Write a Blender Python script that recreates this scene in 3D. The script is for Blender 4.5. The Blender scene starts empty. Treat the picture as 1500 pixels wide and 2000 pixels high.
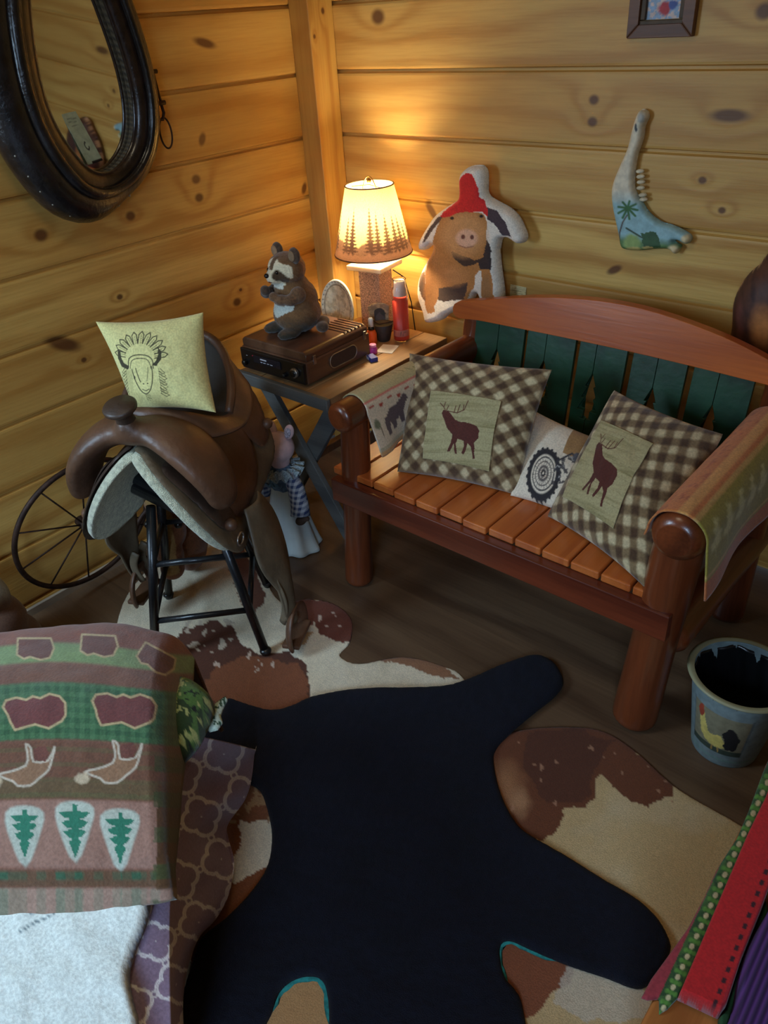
import bpy, bmesh, math, random
import numpy as np
from mathutils import Vector, Matrix
random.seed(7); rng = np.random.default_rng(7)
C = bpy.context.scene.collection
R = math.radians

# ------------------------------------------------------------------ camera
CAM = np.array([2.2327, -2.2386, 1.62])
RM = np.array([[0.75868378, 0.64868319, -0.06007535],
               [0.32092429, -0.452404, -0.83206864],
               [-0.56692727, 0.61199734, -0.55140976]])      # world -> camera (right, down, forward)
FPX = 1490.0
cd = bpy.data.cameras.new('camera'); cam = bpy.data.objects.new('camera', cd); C.objects.link(cam)
cm = np.eye(4); cm[:3, 0] = RM[0]; cm[:3, 1] = -RM[1]; cm[:3, 2] = -RM[2]; cm[:3, 3] = CAM
cam.matrix_world = Matrix(cm.tolist())
cd.sensor_fit = 'AUTO'; cd.sensor_width = 36; cd.lens = FPX / 2000 * 36; cd.clip_start = .02
bpy.context.scene.camera = cam

# ------------------------------------------------------------------ view, world, window daylight
vs = bpy.context.scene.view_settings
vs.view_transform = 'Standard'; vs.look = 'None'; vs.gamma = 1; vs.use_curve_mapping = False
vs.exposure = 0.0
world = bpy.data.worlds.new('world'); bpy.context.scene.world = world; world.use_nodes = True
world.node_tree.nodes['Background'].inputs[0].default_value = (.55, .75, 1, 1)
world.node_tree.nodes['Background'].inputs[1].default_value = 1.0

def area(name, loc, target, sx, sy, power, col):
    l = bpy.data.lights.new(name, 'AREA'); l.shape = 'RECTANGLE'; l.size = sx; l.size_y = sy
    l.energy = power; l.color = col
    o = bpy.data.objects.new(name, l); C.objects.link(o); o.location = loc
    o.rotation_euler = (Vector(target) - Vector(loc)).to_track_quat('-Z', 'Y').to_euler()
    return o
BULB = 370.0
area('window_daylight', (.07, -2.78, 1.40), (1.0, -1.6, .2), .75, .95, 44, (.52, .76, 1.0))
w2_ = area('window_daylight', (2.6, -3.55, 1.55), (1.15, -1.75, .1), .8, .9, 14, (.50, .72, 1.0)); w2_.data.spread = R(85)
area('added_warm_fill', (1.25, -1.75, 2.46), (.9, -1.3, 0), .45, .45, 4, (1.0, .86, .62))  # warm fill added under the ceiling to lift the upper walls, no fixture there

# ------------------------------------------------------------------ helpers: colour, painting, meshes
def lin(c):
    c = np.asarray(c, float) / 255.0
    return np.where(c <= .04045, c / 12.92, ((c + .055) / 1.055) ** 2.4)
def ray(x, y): return RM.T @ np.array([x - 750, y - 1000, FPX])
def on(x, y, ax, val):                     # the point of the plane (axis = val) seen at photo position x, y
    d = ray(x, y); return CAM + d * ((val - CAM[ax]) / d[ax])
def onv(x, y, ax, val):                    # the same for arrays
    d = np.stack([x - 750, y - 1000, np.full_like(x, FPX)], -1) @ RM
    return CAM + d * ((val - CAM[ax]) / d[..., ax])[..., None]
def hsh(i, j, s): 
    n = np.sin(i * 127.1 + j * 311.7 + s * 74.7) * 43758.5453
    return n - np.floor(n)
def vn(x, y, s=0):                         # smooth value noise in -1..1
    i = np.floor(x); j = np.floor(y); u = x - i; v = y - j
    u = u * u * (3 - 2 * u); v = v * v * (3 - 2 * v)
    a = hsh(i, j, s); b = hsh(i + 1, j, s); c = hsh(i, j + 1, s); d = hsh(i + 1, j + 1, s)
    return (a + (b - a) * u + (c - a) * v + (a - b - c + d) * u * v) * 2 - 1
def fbm(x, y, s=0, o=3):
    r = 0; a = 1; t = 0
    for k in range(o): r = r + a * vn(x * 2 ** k, y * 2 ** k, s + k * 3); t += a; a *= .55
    return r / t
def smooth(pts, n=4, closed=True):         # Catmull-Rom
    P = np.array(pts, float); N = len(P); out = []
    rg = range(N) if closed else range(N - 1)
    for i in rg:
        if closed: p0, p1, p2, p3 = P[i - 1], P[i], P[(i + 1) % N], P[(i + 2) % N]
        else: p0, p1, p2, p3 = P[max(i - 1, 0)], P[i], P[i + 1], P[min(i + 2, N - 1)]
        for k in range(n):
            t = k / n
            out.append(.5 * ((2 * p1) + (-p0 + p2) * t + (2 * p0 - 5 * p1 + 4 * p2 - p3) * t * t + (-p0 + 3 * p1 - 3 * p2 + p3) * t ** 3))
    if not closed: out.append(P[-1])
    return np.array(out)
def pip(poly, X, Y):
    P = np.asarray(poly, float); ins = np.zeros(X.shape, bool)
    for i in range(len(P)):
        x1, y1 = P[i - 1][:2]; x2, y2 = P[i][:2]
        if y1 == y2: continue
        c = ((y1 > Y) != (y2 > Y)) & (X < (x2 - x1) * (Y - y1) / (y2 - y1) + x1)
        ins ^= c
    return ins
def pdist(pts, X, Y, closed=False, near=False):
    P = np.asarray(pts, float); D = np.full(X.shape, 1e18); NX = X.copy(); NY = Y.copy()
    n = len(P)
    for i in range(n if closed else n - 1):
        a = P[i][:2]; b = P[(i + 1) % n][:2]; d = b - a; L = d @ d + 1e-12
        t = np.clip(((X - a[0]) * d[0] + (Y - a[1]) * d[1]) / L, 0, 1)
        qx = a[0] + t * d[0]; qy = a[1] + t * d[1]; e = (X - qx) ** 2 + (Y - qy) ** 2
        m = e < D; D = np.where(m, e, D)
        if near: NX = np.where(m, qx, NX); NY = np.where(m, qy, NY)
    D = np.sqrt(D)
    return (D, NX, NY) if near else D
class Paint:
    def __init__(s, X, Y, base):
        s.X = X; s.Y = Y; s.c = np.tile(lin(base), (X.size, 1))
    def mix(s, w, col):
        w = np.clip(w, 0, 1)[:, None]; s.c = s.c * (1 - w) + lin(col) * w; return s
    def poly(s, pts, col, jit=0, js=.1, sd=0, a=1.0):
        X = s.X + (jit * fbm(s.X * js, s.Y * js, sd) if jit else 0); Y = s.Y + (jit * fbm(s.X * js, s.Y * js, sd + 9) if jit else 0)
        return s.mix(pip(pts, X, Y) * a, col)
    def ell(s, cx, cy, rx, ry, col, soft=.15, jit=0, js=.1, a=1.0):
        X = s.X + (jit * fbm(s.X * js, s.Y * js, 3) if jit else 0); Y = s.Y + (jit * fbm(s.X * js, s.Y * js, 5) if jit else 0)
        d = np.sqrt(((X - cx) / rx) ** 2 + ((Y - cy) / ry) ** 2)
        return s.mix((1 - d) / soft * a + .5 * a, col)
    def line(s, pts, w, col, a=1.0):
        d = pdist(pts, s.X, s.Y); return s.mix((w - d) / (w * .6 + 1e-6) * a, col)
    def noise(s, sc, amt, sd=0, scy=None):
        n = fbm(s.X * sc, s.Y * (scy or sc), sd); s.c = np.clip(s.c * (1 + amt * n)[:, None], 0, 1); return s

def link(name, me, mat=None, parent=None):
    o = bpy.data.objects.new(name, me); C.objects.link(o)
    if mat is not None and not me.materials: me.materials.append(mat)
    if parent is not None: o.parent = parent
    return o
def tag(o, label=None, cat=None, group=None, kind=None):
    if label: o['label'] = label
    if cat: o['category'] = cat
    if group: o['group'] = group
    if kind: o['kind'] = kind
    return o
def thing(name, loc, label, cat, group=None, rz=0.0):
    o = bpy.data.objects.new(name, None); C.objects.link(o); o.empty_display_size = .05
    o.location = loc; o.rotation_euler = (0, 0, rz)
    return tag(o, label, cat, group)
def local(o, P):                            # world points into a thing's own frame
    M = np.array(o_matrix(o).inverted()); P = np.asarray(P, float)
    return P @ M[:3, :3].T + M[:3, 3]
def o_matrix(o): return Matrix.Translation(o.location) @ o.rotation_euler.to_matrix().to_4x4()
def rawmesh(name, V, F, col=None, smooth_=True):
    me = bpy.data.meshes.new(name); me.from_pydata([tuple(map(float, v)) for v in V], [], F)
    if smooth_: me.polygons.foreach_set('use_smooth', [True] * len(me.polygons))
    if col is not None: setcol(me, col)
    me.update(); return me
def setcol(me, col):
    at = me.color_attributes.new('paint', 'FLOAT_COLOR', 'POINT')
    c4 = np.ones((len(me.vertices), 4)); c4[:, :3] = col[:len(me.vertices)]
    at.data.foreach_set('color', c4.ravel())
def put(name, V, F, mat, parent=None, col=None, smooth_=True, inv=True):
    if parent is not None and inv: V = local(parent, V)
    return link(name, rawmesh(name, V, F, col, smooth_), mat, parent)
def gridfaces(nu, nv, off=0, wrapu=False, flip=False):
    F = []
    for i in range(nu if wrapu else nu - 1):
        a = i * nv + off; b = ((i + 1) % nu) * nv + off
        for j in range(nv - 1):
            q = (a + j, b + j, b + j + 1, a + j + 1); F.append(q[::-1] if flip else q)
    return F
def sheet(name, P, mat, parent=None, col=None, thick=.004, wrapu=False):
    nu, nv = P.shape[:2]
    o = put(name, P.reshape(-1, 3), gridfaces(nu, nv, 0, wrapu), mat, parent, col)
    if thick:
        m = o.modifiers.new('solid', 'SOLIDIFY'); m.thickness = thick; m.offset = 0
    return o
def inflated(name, outline, step, mapf, T, Rr, mat, parent=None, paint=None, base=0.0, inv=True, flat=0.0, bump=None):
    """closed padded or flat piece inside an outline; mapf(u, v, h) gives world points"""
    P = np.asarray(outline, float); x0, y0 = P.min(0) - step; x1, y1 = P.max(0) + step
    xs = np.arange(x0, x1 + step, step); ys = np.arange(y0, y1 + step, step)
    X, Y = np.meshgrid(xs, ys, indexing='ij'); sh = X.shape; X = X.ravel(); Y = Y.ravel()
    ins = pip(P, X, Y); D, NX, NY = pdist(P, X, Y, True, True)
    snap = (~ins & (D < .8 * step)); use = ins | snap
    X = np.where(snap, NX, X); Y = np.where(snap, NY, Y); d = np.where(snap, 0, D)
    h = flat + T * np.sqrt(np.clip(1 - (1 - np.minimum(d / Rr, 1)) ** 2, 0, 1)) * (1 if bump is None else bump(X, Y))
    h = np.where(snap, flat * .5, h)
    idx = -np.ones(X.size, int); ids = np.nonzero(use)[0]; idx[ids] = np.arange(len(ids))
    n = len(ids); top = mapf(X[ids], Y[ids], h[ids]); bot = mapf(X[ids], Y[ids], np.full(n, base))
    G = idx.reshape(sh); F = []; edges = {}
    q = np.stack([G[:-1, :-1], G[1:, :-1], G[1:, 1:], G[:-1, 1:]], -1).reshape(-1, 4)
    for f in q:
        g = [int(k) for k in f if k >= 0]
        if len(g) < 3: continue
        F.append(tuple(g)); F.append(tuple(k + n for k in g[::-1]))
        for a, b in zip(g, g[1:] + g[:1]):
            if (b, a) in edges: edges.pop((b, a))
            else: edges[(a, b)] = 1
    for (a, b) in edges: F.append((b, a, a + n, b + n))
    col = None
    if paint is not None:
        p = paint(X[ids], Y[ids]); c = p.c; col = np.concatenate([c, c])
    return put(name, np.concatenate([top, bot]), F, mat, parent, col, inv=inv)
# ---- bmesh builders
def B(): return bmesh.new()
def bbox(bm, c, s, rot=None):
    M = Matrix.Translation(c) @ (rot.to_4x4() if rot else Matrix.Identity(4)) @ Matrix.Diagonal((s[0], s[1], s[2], 1))
    bmesh.ops.create_cube(bm, size=1, matrix=M); return bm
def done(name, bm, mat, parent=None, bevel=0, seg=2, sm=False, auto=None):
    me = bpy.data.meshes.new(name); bmesh.ops.recalc_face_normals(bm, faces=bm.faces); bm.to_mesh(me); bm.free()
    if sm: me.polygons.foreach_set('use_smooth', [True] * len(me.polygons))
    o = link(name, me, mat, parent)
    if bevel:
        m = o.modifiers.new('bevel', 'BEVEL'); m.width = bevel; m.segments = seg; m.limit_method = 'ANGLE'
    return o
def tube_pts(path, rad, n=14, cap=True, flatten=None, bulge=0, up=None):
    P = np.array(path, float); N = len(P); rad = np.broadcast_to(np.asarray(rad, float), (N,)) if np.ndim(rad) else np.full(N, rad)
    V = []; F = []
    T = np.gradient(P, axis=0); T /= np.linalg.norm(T, axis=1)[:, None] + 1e-12
    ref = np.array(up if up is not None else ([0, 0, 1.] if abs(T[0][2]) < .9 else [1., 0, 0]))
    a = np.cross(T[0], ref); a /= np.linalg.norm(a)
    for i in range(N):
        a = a - T[i] * (a @ T[i]); a /= np.linalg.norm(a); b = np.cross(T[i], a)
        fx, fy = (1, 1) if flatten is None else flatten
        for k in range(n):
            t = 2 * math.pi * k / n
            V.append(P[i] + rad[i] * (a * math.cos(t) * fx + b * math.sin(t) * fy))
    for i in range(N - 1):
        for k in range(n):
            F.append((i * n + k, i * n + (k + 1) % n, (i + 1) * n + (k + 1) % n, (i + 1) * n + k))
    if cap:
        F.append(tuple(range(n))[::-1]); F.append(tuple(range((N - 1) * n, N * n)))
    return V, F
def tube(name, path, rad, mat, parent=None, n=14, cap=True, flatten=None, up=None, inv=True, closed=False):
    if closed:
        P = np.array(path, float); N = len(P)
        V, F = tube_pts(np.concatenate([P[-3:], P, P[:3]]), np.full(N + 6, rad) if not np.ndim(rad) else np.concatenate([rad[-3:], rad, rad[:3]]), n, False, flatten, up=up)
        V = V[3 * n:(3 + N) * n]; F = []
        for i in range(N):
            for k in range(n):
                j = (i + 1) % N; F.append((i * n + k, i * n + (k + 1) % n, j * n + (k + 1) % n, j * n + k))
        return put(name, V, F, mat, parent, inv=inv)
    V, F = tube_pts(path, rad, n, cap, flatten, up=up)
    return put(name, V, F, mat, parent, inv=inv)
def log(name, p0, p1, r0, r1, mat, parent, n=24, rnd=.02, knobs=0):
    p0 = np.array(p0, float); p1 = np.array(p1, float); L = np.linalg.norm(p1 - p0); rnd = min(rnd, r0 * .7)
    ts = [0, rnd * .12 / L, rnd * .45 / L, rnd / L] + list(np.linspace(rnd * 1.4 / L, 1 - rnd * 1.4 / L, 10)) + [1 - rnd / L, 1 - rnd * .45 / L, 1 - rnd * .12 / L, 1]
    rr = []
    for i, t in enumerate(ts):
        r = r0 + (r1 - r0) * t; e = min(t, 1 - t) * L
        r *= (1 - (1 - min(e / rnd, 1)) ** 2 * .38) if True else 1
        rr.append(r * (1 + .025 * math.sin(t * 9 + L * 40)))
    V, F = tube_pts([p0 + (p1 - p0) * t for t in ts], rr, n)
    o = put(name, V, F, mat, parent)
    for k in (-1, -2): o.data.polygons[k].use_smooth = False
    return o
def lathe(name, prof, c, mat, parent=None, n=32, M=None, inv=True, col=None, wob=0):
    V = []; F = []; m = len(prof)
    for i in range(n):
        t = 2 * math.pi * i / n
        for r, z in prof: V.append(Vector((r * math.cos(t), r * math.sin(t), z)))
    if M is not None: V = [M @ v for v in V]
    V = [v + Vector(c) for v in V]
    F = gridfaces(n, m, 0, True)
    V = np.array([tuple(v) for v in V])
    o = put(name, V, F, mat, parent, inv=inv, col=col(V) if callable(col) else col)
    return o
def ico(bm, c, r, rot=None, sub=3):
    M = Matrix.Translation(c) @ (rot.to_4x4() if rot else Matrix.Identity(4)) @ Matrix.Diagonal((r[0], r[1], r[2], 1))
    bmesh.ops.create_icosphere(bm, subdivisions=sub, radius=1, matrix=M)
def blob(name, els, mat, parent=None, voxel=.006, smoothit=6, colf=None, M=None, disp=None):
    """one continuous surface fused from rounded masses (c, r[, rot]); local coordinates of parent"""
    bm = B()
    for e in els:
        rot = e[2] if len(e) > 2 else None
        ico(bm, e[0], e[1], rot)
    me = bpy.data.meshes.new(name); bm.to_mesh(me); bm.free()
    o = bpy.data.objects.new('tmp', me); C.objects.link(o)
    m = o.modifiers.new('r', 'REMESH'); m.mode = 'VOXEL'; m.voxel_size = voxel; m.use_smooth_shade = True
    s = o.modifiers.new('s', 'SMOOTH'); s.iterations = smoothit; s.factor = .6
    dg = bpy.context.evaluated_depsgraph_get(); dg.update()
    me2 = bpy.data.meshes.new_from_object(o.evaluated_get(dg)); bpy.data.objects.remove(o)
    me2.name = name; me2.polygons.foreach_set('use_smooth', [True] * len(me2.polygons))
    n = len(me2.vertices); co = np.zeros(n * 3); me2.vertices.foreach_get('co', co); co = co.reshape(-1, 3)
    if colf is not None: setcol(me2, colf(co))
    if disp is not None:
        no = np.zeros(n * 3); me2.vertices.foreach_get('normal', no); no = no.reshape(-1, 3)
        co = co + no * disp(co)[:, None]; me2.vertices.foreach_set('co', co.ravel()); me2.update()
    me2.materials.clear()
    return link(name, me2, mat, parent)
def ball(name, c, r, mat, parent=None, rot=None, sub=3):
    bm = B(); ico(bm, c, r if np.ndim(r) else (r, r, r), rot, sub); return done(name, bm, mat, parent, sm=True)
def box(name, c, s, mat, parent=None, bevel=.003, rot=None):
    return done(name, bbox(B(), c, s, rot), mat, parent, bevel)
def prism(name, pts, mapf, h0, h1, mat, parent=None, bevel=0, inv=True):
    n = len(pts); pts = np.asarray(pts, float)
    V = np.concatenate([mapf(pts[:, 0], pts[:, 1], np.full(n, h0)), mapf(pts[:, 0], pts[:, 1], np.full(n, h1))])
    if parent is not None and inv: V = local(parent, V)
    bm = B(); vs_ = [bm.verts.new(v) for v in V]
    f1 = bm.faces.new(vs_[:n]); f2 = bm.faces.new(vs_[n:][::-1])
    for i in range(n): bm.faces.new((vs_[i], vs_[n + i], vs_[n + (i + 1) % n], vs_[(i + 1) % n]))
    bmesh.ops.triangulate(bm, faces=[f1, f2])
    return done(name, bm, mat, parent, bevel)
def cushion_pts(c4, T, n, pinch=.06):
    BL, BR, TR, TL = [np.asarray(p, float) for p in c4]
    s = np.linspace(0, 1, n); s = .5 - .5 * np.cos(s * math.pi) * .35 - .5 * (1 - 2 * s) * .65
    u, v = np.meshgrid(s, s, indexing='ij'); uu = 2 * u - 1; vv = 2 * v - 1
    pu = .5 + .5 * uu * (1 - pinch * (1 - vv ** 2)); pv = .5 + .5 * vv * (1 - pinch * (1 - uu ** 2))
    W = lambda a, b: (BL * ((1 - a) * (1 - b))[..., None] + BR * (a * (1 - b))[..., None] + TR * (a * b)[..., None] + TL * ((1 - a) * b)[..., None])
    P = W(pu, pv); nrm = np.cross(BR - BL, TL - BL); nrm /= np.linalg.norm(nrm)
    h = T / 2 * np.clip((1 - uu ** 2) * (1 - vv ** 2), 0, 1) ** .42
    h = h * (1 + .10 * fbm(u * 5, v * 5, 4))
    return u, v, P, nrm, h
def cushion(name, c4, T, n, paintf, mat, label, cat, group=None, pinch=.06):
    """square cushion from its four corners, front side facing the camera side"""
    ctr = np.mean(c4, 0); t = thing(name, tuple(ctr), label, cat, group)
    u, v, P, nrm, h = cushion_pts(c4, T, n, pinch)
    if nrm @ (CAM - ctr) < 0: nrm = -nrm
    Fr = (P + nrm * h[..., None]).reshape(-1, 3); Bk = (P - nrm * h[..., None]).reshape(-1, 3)
    col = paintf(u.ravel(), v.ravel()).c
    o = put('cover', np.concatenate([Fr, Bk]), gridfaces(n, n) + gridfaces(n, n, n * n, flip=True), mat, t, np.concatenate([col, col]))
    bm = bmesh.new(); bm.from_mesh(o.data); bmesh.ops.remove_doubles(bm, verts=bm.verts, dist=1e-5); bmesh.ops.recalc_face_normals(bm, faces=bm.faces); bm.to_mesh(o.data); bm.free()
    def surf(a, b, off):                    # a point over the front face
        from math import pi
        uu = 2 * a - 1; vv = 2 * b - 1
        pu = .5 + .5 * uu * (1 - pinch * (1 - vv ** 2)); pv = .5 + .5 * vv * (1 - pinch * (1 - uu ** 2))
        BL, BR, TR, TL = [np.asarray(p, float) for p in c4]
        Q = BL * ((1 - pu) * (1 - pv))[..., None] + BR * (pu * (1 - pv))[..., None] + TR * (pu * pv)[..., None] + TL * ((1 - pu) * pv)[..., None]
        hh = T / 2 * np.clip((1 - uu ** 2) * (1 - vv ** 2), 0, 1) ** .42 * (1 + .10 * fbm(a * 5, b * 5, 4))
        return Q + nrm * (hh + off)[..., None]
    return t, surf

# ------------------------------------------------------------------ materials
class E:
    """a tiny language for node expressions"""
    def __init__(s, nt, k): s.nt = nt; s.k = k
    def m(s, op, *a, clamp=False):
        n = s.nt.nodes.new('ShaderNodeMath'); n.operation = op; n.use_clamp = clamp
        for i, v in enumerate((s,) + a):
            if isinstance(v, E): s.nt.links.new(v.k, n.inputs[i])
            else: n.inputs[i].default_value = v
        return E(s.nt, n.outputs[0])
    def __add__(s, o): return s.m('ADD', o)
    def __sub__(s, o): return s.m('SUBTRACT', o)
    def __mul__(s, o): return s.m('MULTIPLY', o)
    def __truediv__(s, o): return s.m('DIVIDE', o)
    __radd__ = __add__; __rmul__ = __mul__
    def rsub(s, o): return (s * -1) + o
    def floor(s): return s.m('FLOOR')
    def sin(s): return s.m('SINE')
    def sqrt(s): return s.m('SQRT')
    def pow(s, p): return s.m('POWER', p)
    def mx(s, o): return s.m('MAXIMUM', o)
    def clamp(s): return s.m('ADD', 0.0, clamp=True)
    def step(s, lo, hi):                    # smooth ramp
        n = s.nt.nodes.new('ShaderNodeMapRange'); n.interpolation_type = 'SMOOTHSTEP'
        s.nt.links.new(s.k, n.inputs[0]); n.inputs[1].default_value = lo; n.inputs[2].default_value = hi
        return E(s.nt, n.outputs[0])
def comb(nt, x, y, z):
    n = nt.nodes.new('ShaderNodeCombineXYZ')
    for i, v in enumerate((x, y, z)):
        if isinstance(v, E): nt.links.new(v.k, n.inputs[i])
        else: n.inputs[i].default_value = v
    return n.outputs[0]
def noise(nt, vec, scale=1, detail=3, rough=.5):
    n = nt.nodes.new('ShaderNodeTexNoise'); nt.links.new(vec, n.inputs['Vector'])
    n.inputs['Scale'].default_value = scale; n.inputs['Detail'].default_value = detail; n.inputs['Roughness'].default_value = rough
    return E(nt, n.outputs['Fac'])
def mixc(nt, f, a, b, mode='MIX'):
    n = nt.nodes.new('ShaderNodeMix'); n.data_type = 'RGBA'; n.blend_type = mode
    for sock, v in ((n.inputs[0], f), (n.inputs[6], a), (n.inputs[7], b)):
        if isinstance(v, E): nt.links.new(v.k, sock)
        elif hasattr(v, 'is_linked') or isinstance(v, bpy.types.NodeSocket): nt.links.new(v, sock)
        elif np.ndim(v) == 0: sock.default_value = v
        else: sock.default_value = (*v, 1) if len(v) == 3 else v
    return n.outputs[2]
def newmat(name):
    m = bpy.data.materials.new(name); m.use_nodes = True; return m, m.node_tree, m.node_tree.nodes['Principled BSDF']
def coords(nt, kind='Object'):
    tc = nt.nodes.new('ShaderNodeTexCoord'); sx = nt.nodes.new('ShaderNodeSeparateXYZ'); nt.links.new(tc.outputs[kind], sx.inputs[0])
    return tc.outputs[kind], [E(nt, sx.outputs[i]) for i in range(3)]
def bump(nt, bs, h, dist, strength=1):
    b = nt.nodes.new('ShaderNodeBump'); nt.links.new(h.k, b.inputs['Height']); b.inputs['Distance'].default_value = dist; b.inputs['Strength'].default_value = strength
    nt.links.new(b.outputs[0], bs.inputs['Normal'])
def simple(name, rgb, rough=.6, metal=0, nz=30, var=.25, bmp=.0008, spec=.5, coat=0, sheen=0, **kw):
    m, nt, bs = newmat(name); v, _ = coords(nt); c = tuple(lin(rgb))
    n = noise(nt, v, nz, 4); dark = tuple(x * (1 - var) for x in c); lite = tuple(min(1, x * (1 + var)) for x in c)
    nt.links.new(mixc(nt, n.step(.3, .7), dark, lite), bs.inputs['Base Color'])
    bs.inputs['Roughness'].default_value = rough; bs.inputs['Metallic'].default_value = metal
    bs.inputs['Specular IOR Level'].default_value = spec; bs.inputs['Coat Weight'].default_value = coat; bs.inputs['Coat Roughness'].default_value = .15
    bs.inputs['Sheen Weight'].default_value = sheen
    if bmp: bump(nt, bs, noise(nt, v, nz * 4, 3), bmp)
    return m
def painted(name, rough=.85, bscale=220, bdist=.0005, sheen=.2, trans=0, spec=.3):
    """the cloth, hide or print colours are stored with the surface; fibres are added here"""
    m, nt, bs = newmat(name); v, _ = coords(nt)
    a = nt.nodes.new('ShaderNodeVertexColor'); a.layer_name = 'paint'
    n = noise(nt, v, bscale, 3); g = n.step(.25, .75) * .3 + .85
    mm = nt.nodes.new('ShaderNodeVectorMath'); mm.operation = 'SCALE'; nt.links.new(a.outputs[0], mm.inputs[0]); nt.links.new(g.k, mm.inputs[3])
    nt.links.new(mm.outputs[0], bs.inputs['Base Color'])
    bs.inputs['Roughness'].default_value = rough; bs.inputs['Sheen Weight'].default_value = sheen; bs.inputs['Specular IOR Level'].default_value = spec
    bump(nt, bs, n, bdist)
    if trans:
        tr = nt.nodes.new('ShaderNodeBsdfTranslucent'); mx_ = nt.nodes.new('ShaderNodeMixShader'); mx_.inputs[0].default_value = trans
        nt.links.new(mm.outputs[0], tr.inputs[0]); nt.links.new(bs.outputs[0], mx_.inputs[1]); nt.links.new(tr.outputs[0], mx_.inputs[2])
        nt.links.new(mx_.outputs[0], nt.nodes['Material Output'].inputs[0])
    return m
def wood(name, rgb, rgb2, along=0, rough=.45, rings=60, var=.35, board=None, z0=0, knots=(), across=2, knotcol=(88, 46, 20), coat=0, bmp=.0012, stretch=1.0):
    """along / across: axes of the grain and of the boards; knots: (along, across, size, elongation)"""
    m, nt, bs = newmat(name); v, ax = coords(nt)
    a, z = ax[along], ax[across]; o = ax[3 - along - across]
    if board: idx = ((z - z0) / board).floor()
    else: idx = z * 0.0
    zz = z + idx * 3.17; aa = a + idx * 1.713
    warp = noise(nt, comb(nt, aa * (1.4 * stretch), zz * 5, o * 5), 1, 2)
    # growth rings: long cathedral figure
    ph = zz * rings + warp * 9.0
    kn = None
    for (ka, kz, ks, el) in knots:
        ca, sa = math.cos(el[1] if np.ndim(el) else 0), math.sin(el[1] if np.ndim(el) else 0); e_ = el[0] if np.ndim(el) else el
        dx = (a - ka) * ca + (z - kz) * sa; dz = (z - kz) * ca - (a - ka) * sa
        d = ((dx / (ks * e_)).pow(2) + (dz / ks).pow(2)).sqrt()
        if np.ndim(el) == 0:
            w = ((((a - ka) / (ks * 5)).pow(2) + ((z - kz) / (ks * 2.6)).pow(2)) * -1.0).m('EXPONENT')
            ph = ph + w * 7.0
        k_ = d.step(1.35, .55); kn = k_ if kn is None else kn.mx(k_)
    ring = (ph.sin() * .5 + .5).pow(2.2)
    fine = noise(nt, comb(nt, aa * 6, zz * 130, o * 130), 1, 4, .6)
    streak = noise(nt, comb(nt, aa * 1.1, zz * 16, o * 16), 1, 3)
    fac = (ring * .60 + fine.step(.35, .7) * .30 + streak.step(.35, .7) * .40).clamp()
    c1, c2 = tuple(lin(rgb)), tuple(lin(rgb2))
    col = mixc(nt, fac, c1, c2)
    if board:
        wn = nt.nodes.new('ShaderNodeTexWhiteNoise'); wn.noise_dimensions = '1D'; nt.links.new(idx.k, wn.inputs['W'])
        f = E(nt, wn.outputs[0]) * var; col = mixc(nt, f, col, c2)
    blot = noise(nt, comb(nt, aa * .9, zz * 2.5, o), 1, 2)
    col = mixc(nt, blot.step(.5, .8) * .35, col, c2)
    if kn is not None: col = mixc(nt, kn * .88, col, tuple(lin(knotcol)))
    nt.links.new(col, bs.inputs['Base Color'])
    bs.inputs['Roughness'].default_value = rough; bs.inputs['Coat Weight'].default_value = coat; bs.inputs['Coat Roughness'].default_value = .2
    bump(nt, bs, fine * .5 + ring * .3, bmp)
    return m

def kn(px, py, s, el=1.25, side='L'):
    p = on(px, py, 0, 0) if side == 'L' else on(px, py, 1, 0)
    return ((p[1] if side == 'L' else p[0]), p[2], s, el)
KL = [kn(383, 350, .014), kn(389, 386, .014), kn(255, 422, .014), kn(80, 459, .017), kn(400, 84, .013, (3.2, -.25)), kn(395, 272, .013, (1.6, 1.0)),
      kn(234, 580, .009), kn(463, 590, .015), kn(125, 672, .022, (2.6, -.5)), kn(95, 395, .014, (2.8, -.9)), kn(594, 368, .012, (1.8, 1.1)), kn(470, 566, .006), kn(164, 703, .008)]
KB = [kn(738, 33, .022, 1.3, 'B'), kn(1160, 195, .013, 1.2, 'B'), kn(1157, 238, .013, 1.2, 'B'), kn(1425, 226, .016, 3.2, 'B'), kn(1372, 352, .010, 1.2, 'B'),
      kn(1410, 411, .009, 1.2, 'B'), kn(1200, 527, .012, (2.2, .5), 'B'), kn(843, 412, .014, (3.0, -.9), 'B'), kn(1493, 22, .018, 1.2, 'B'), kn(822, 596, .016, (1.8, .2), 'B'), kn(740, 700, .012, 1.3, 'B'),
      (2.2, 1.75, .016, 1.3), (2.6, 1.33, .014, 1.3), (1.9, 1.93, .014, 1.3), (3.1, 1.6, .016, 1.3)]
PINE, PINE2 = (226, 186, 104), (186, 136, 64)
M_wl = wood('pine_left', PINE, PINE2, 1, .5, 55, .5, .2, .04, KL, 2)
M_wb = wood('pine_back', PINE, PINE2, 0, .5, 70, .55, .2, .04, KB, 2)
M_post = wood('pine_post', (216, 176, 96), (182, 132, 62), 2, .5, 90, .3, None, 0, [(1.62, -.05, .008, 1.2), (1.55, -.1, .006, 1.2), (.82, -.09, .007, 1.2)], 1)
M_floor = wood('floor_boards', (118, 92, 68), (84, 62, 45), 0, .42, 34, .35, .19, 0, (), 1, bmp=.0005)
M_ceil = wood('ceiling_boards', PINE, PINE2, 0, .6, 60, .4, .14, 0, (), 1)

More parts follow.
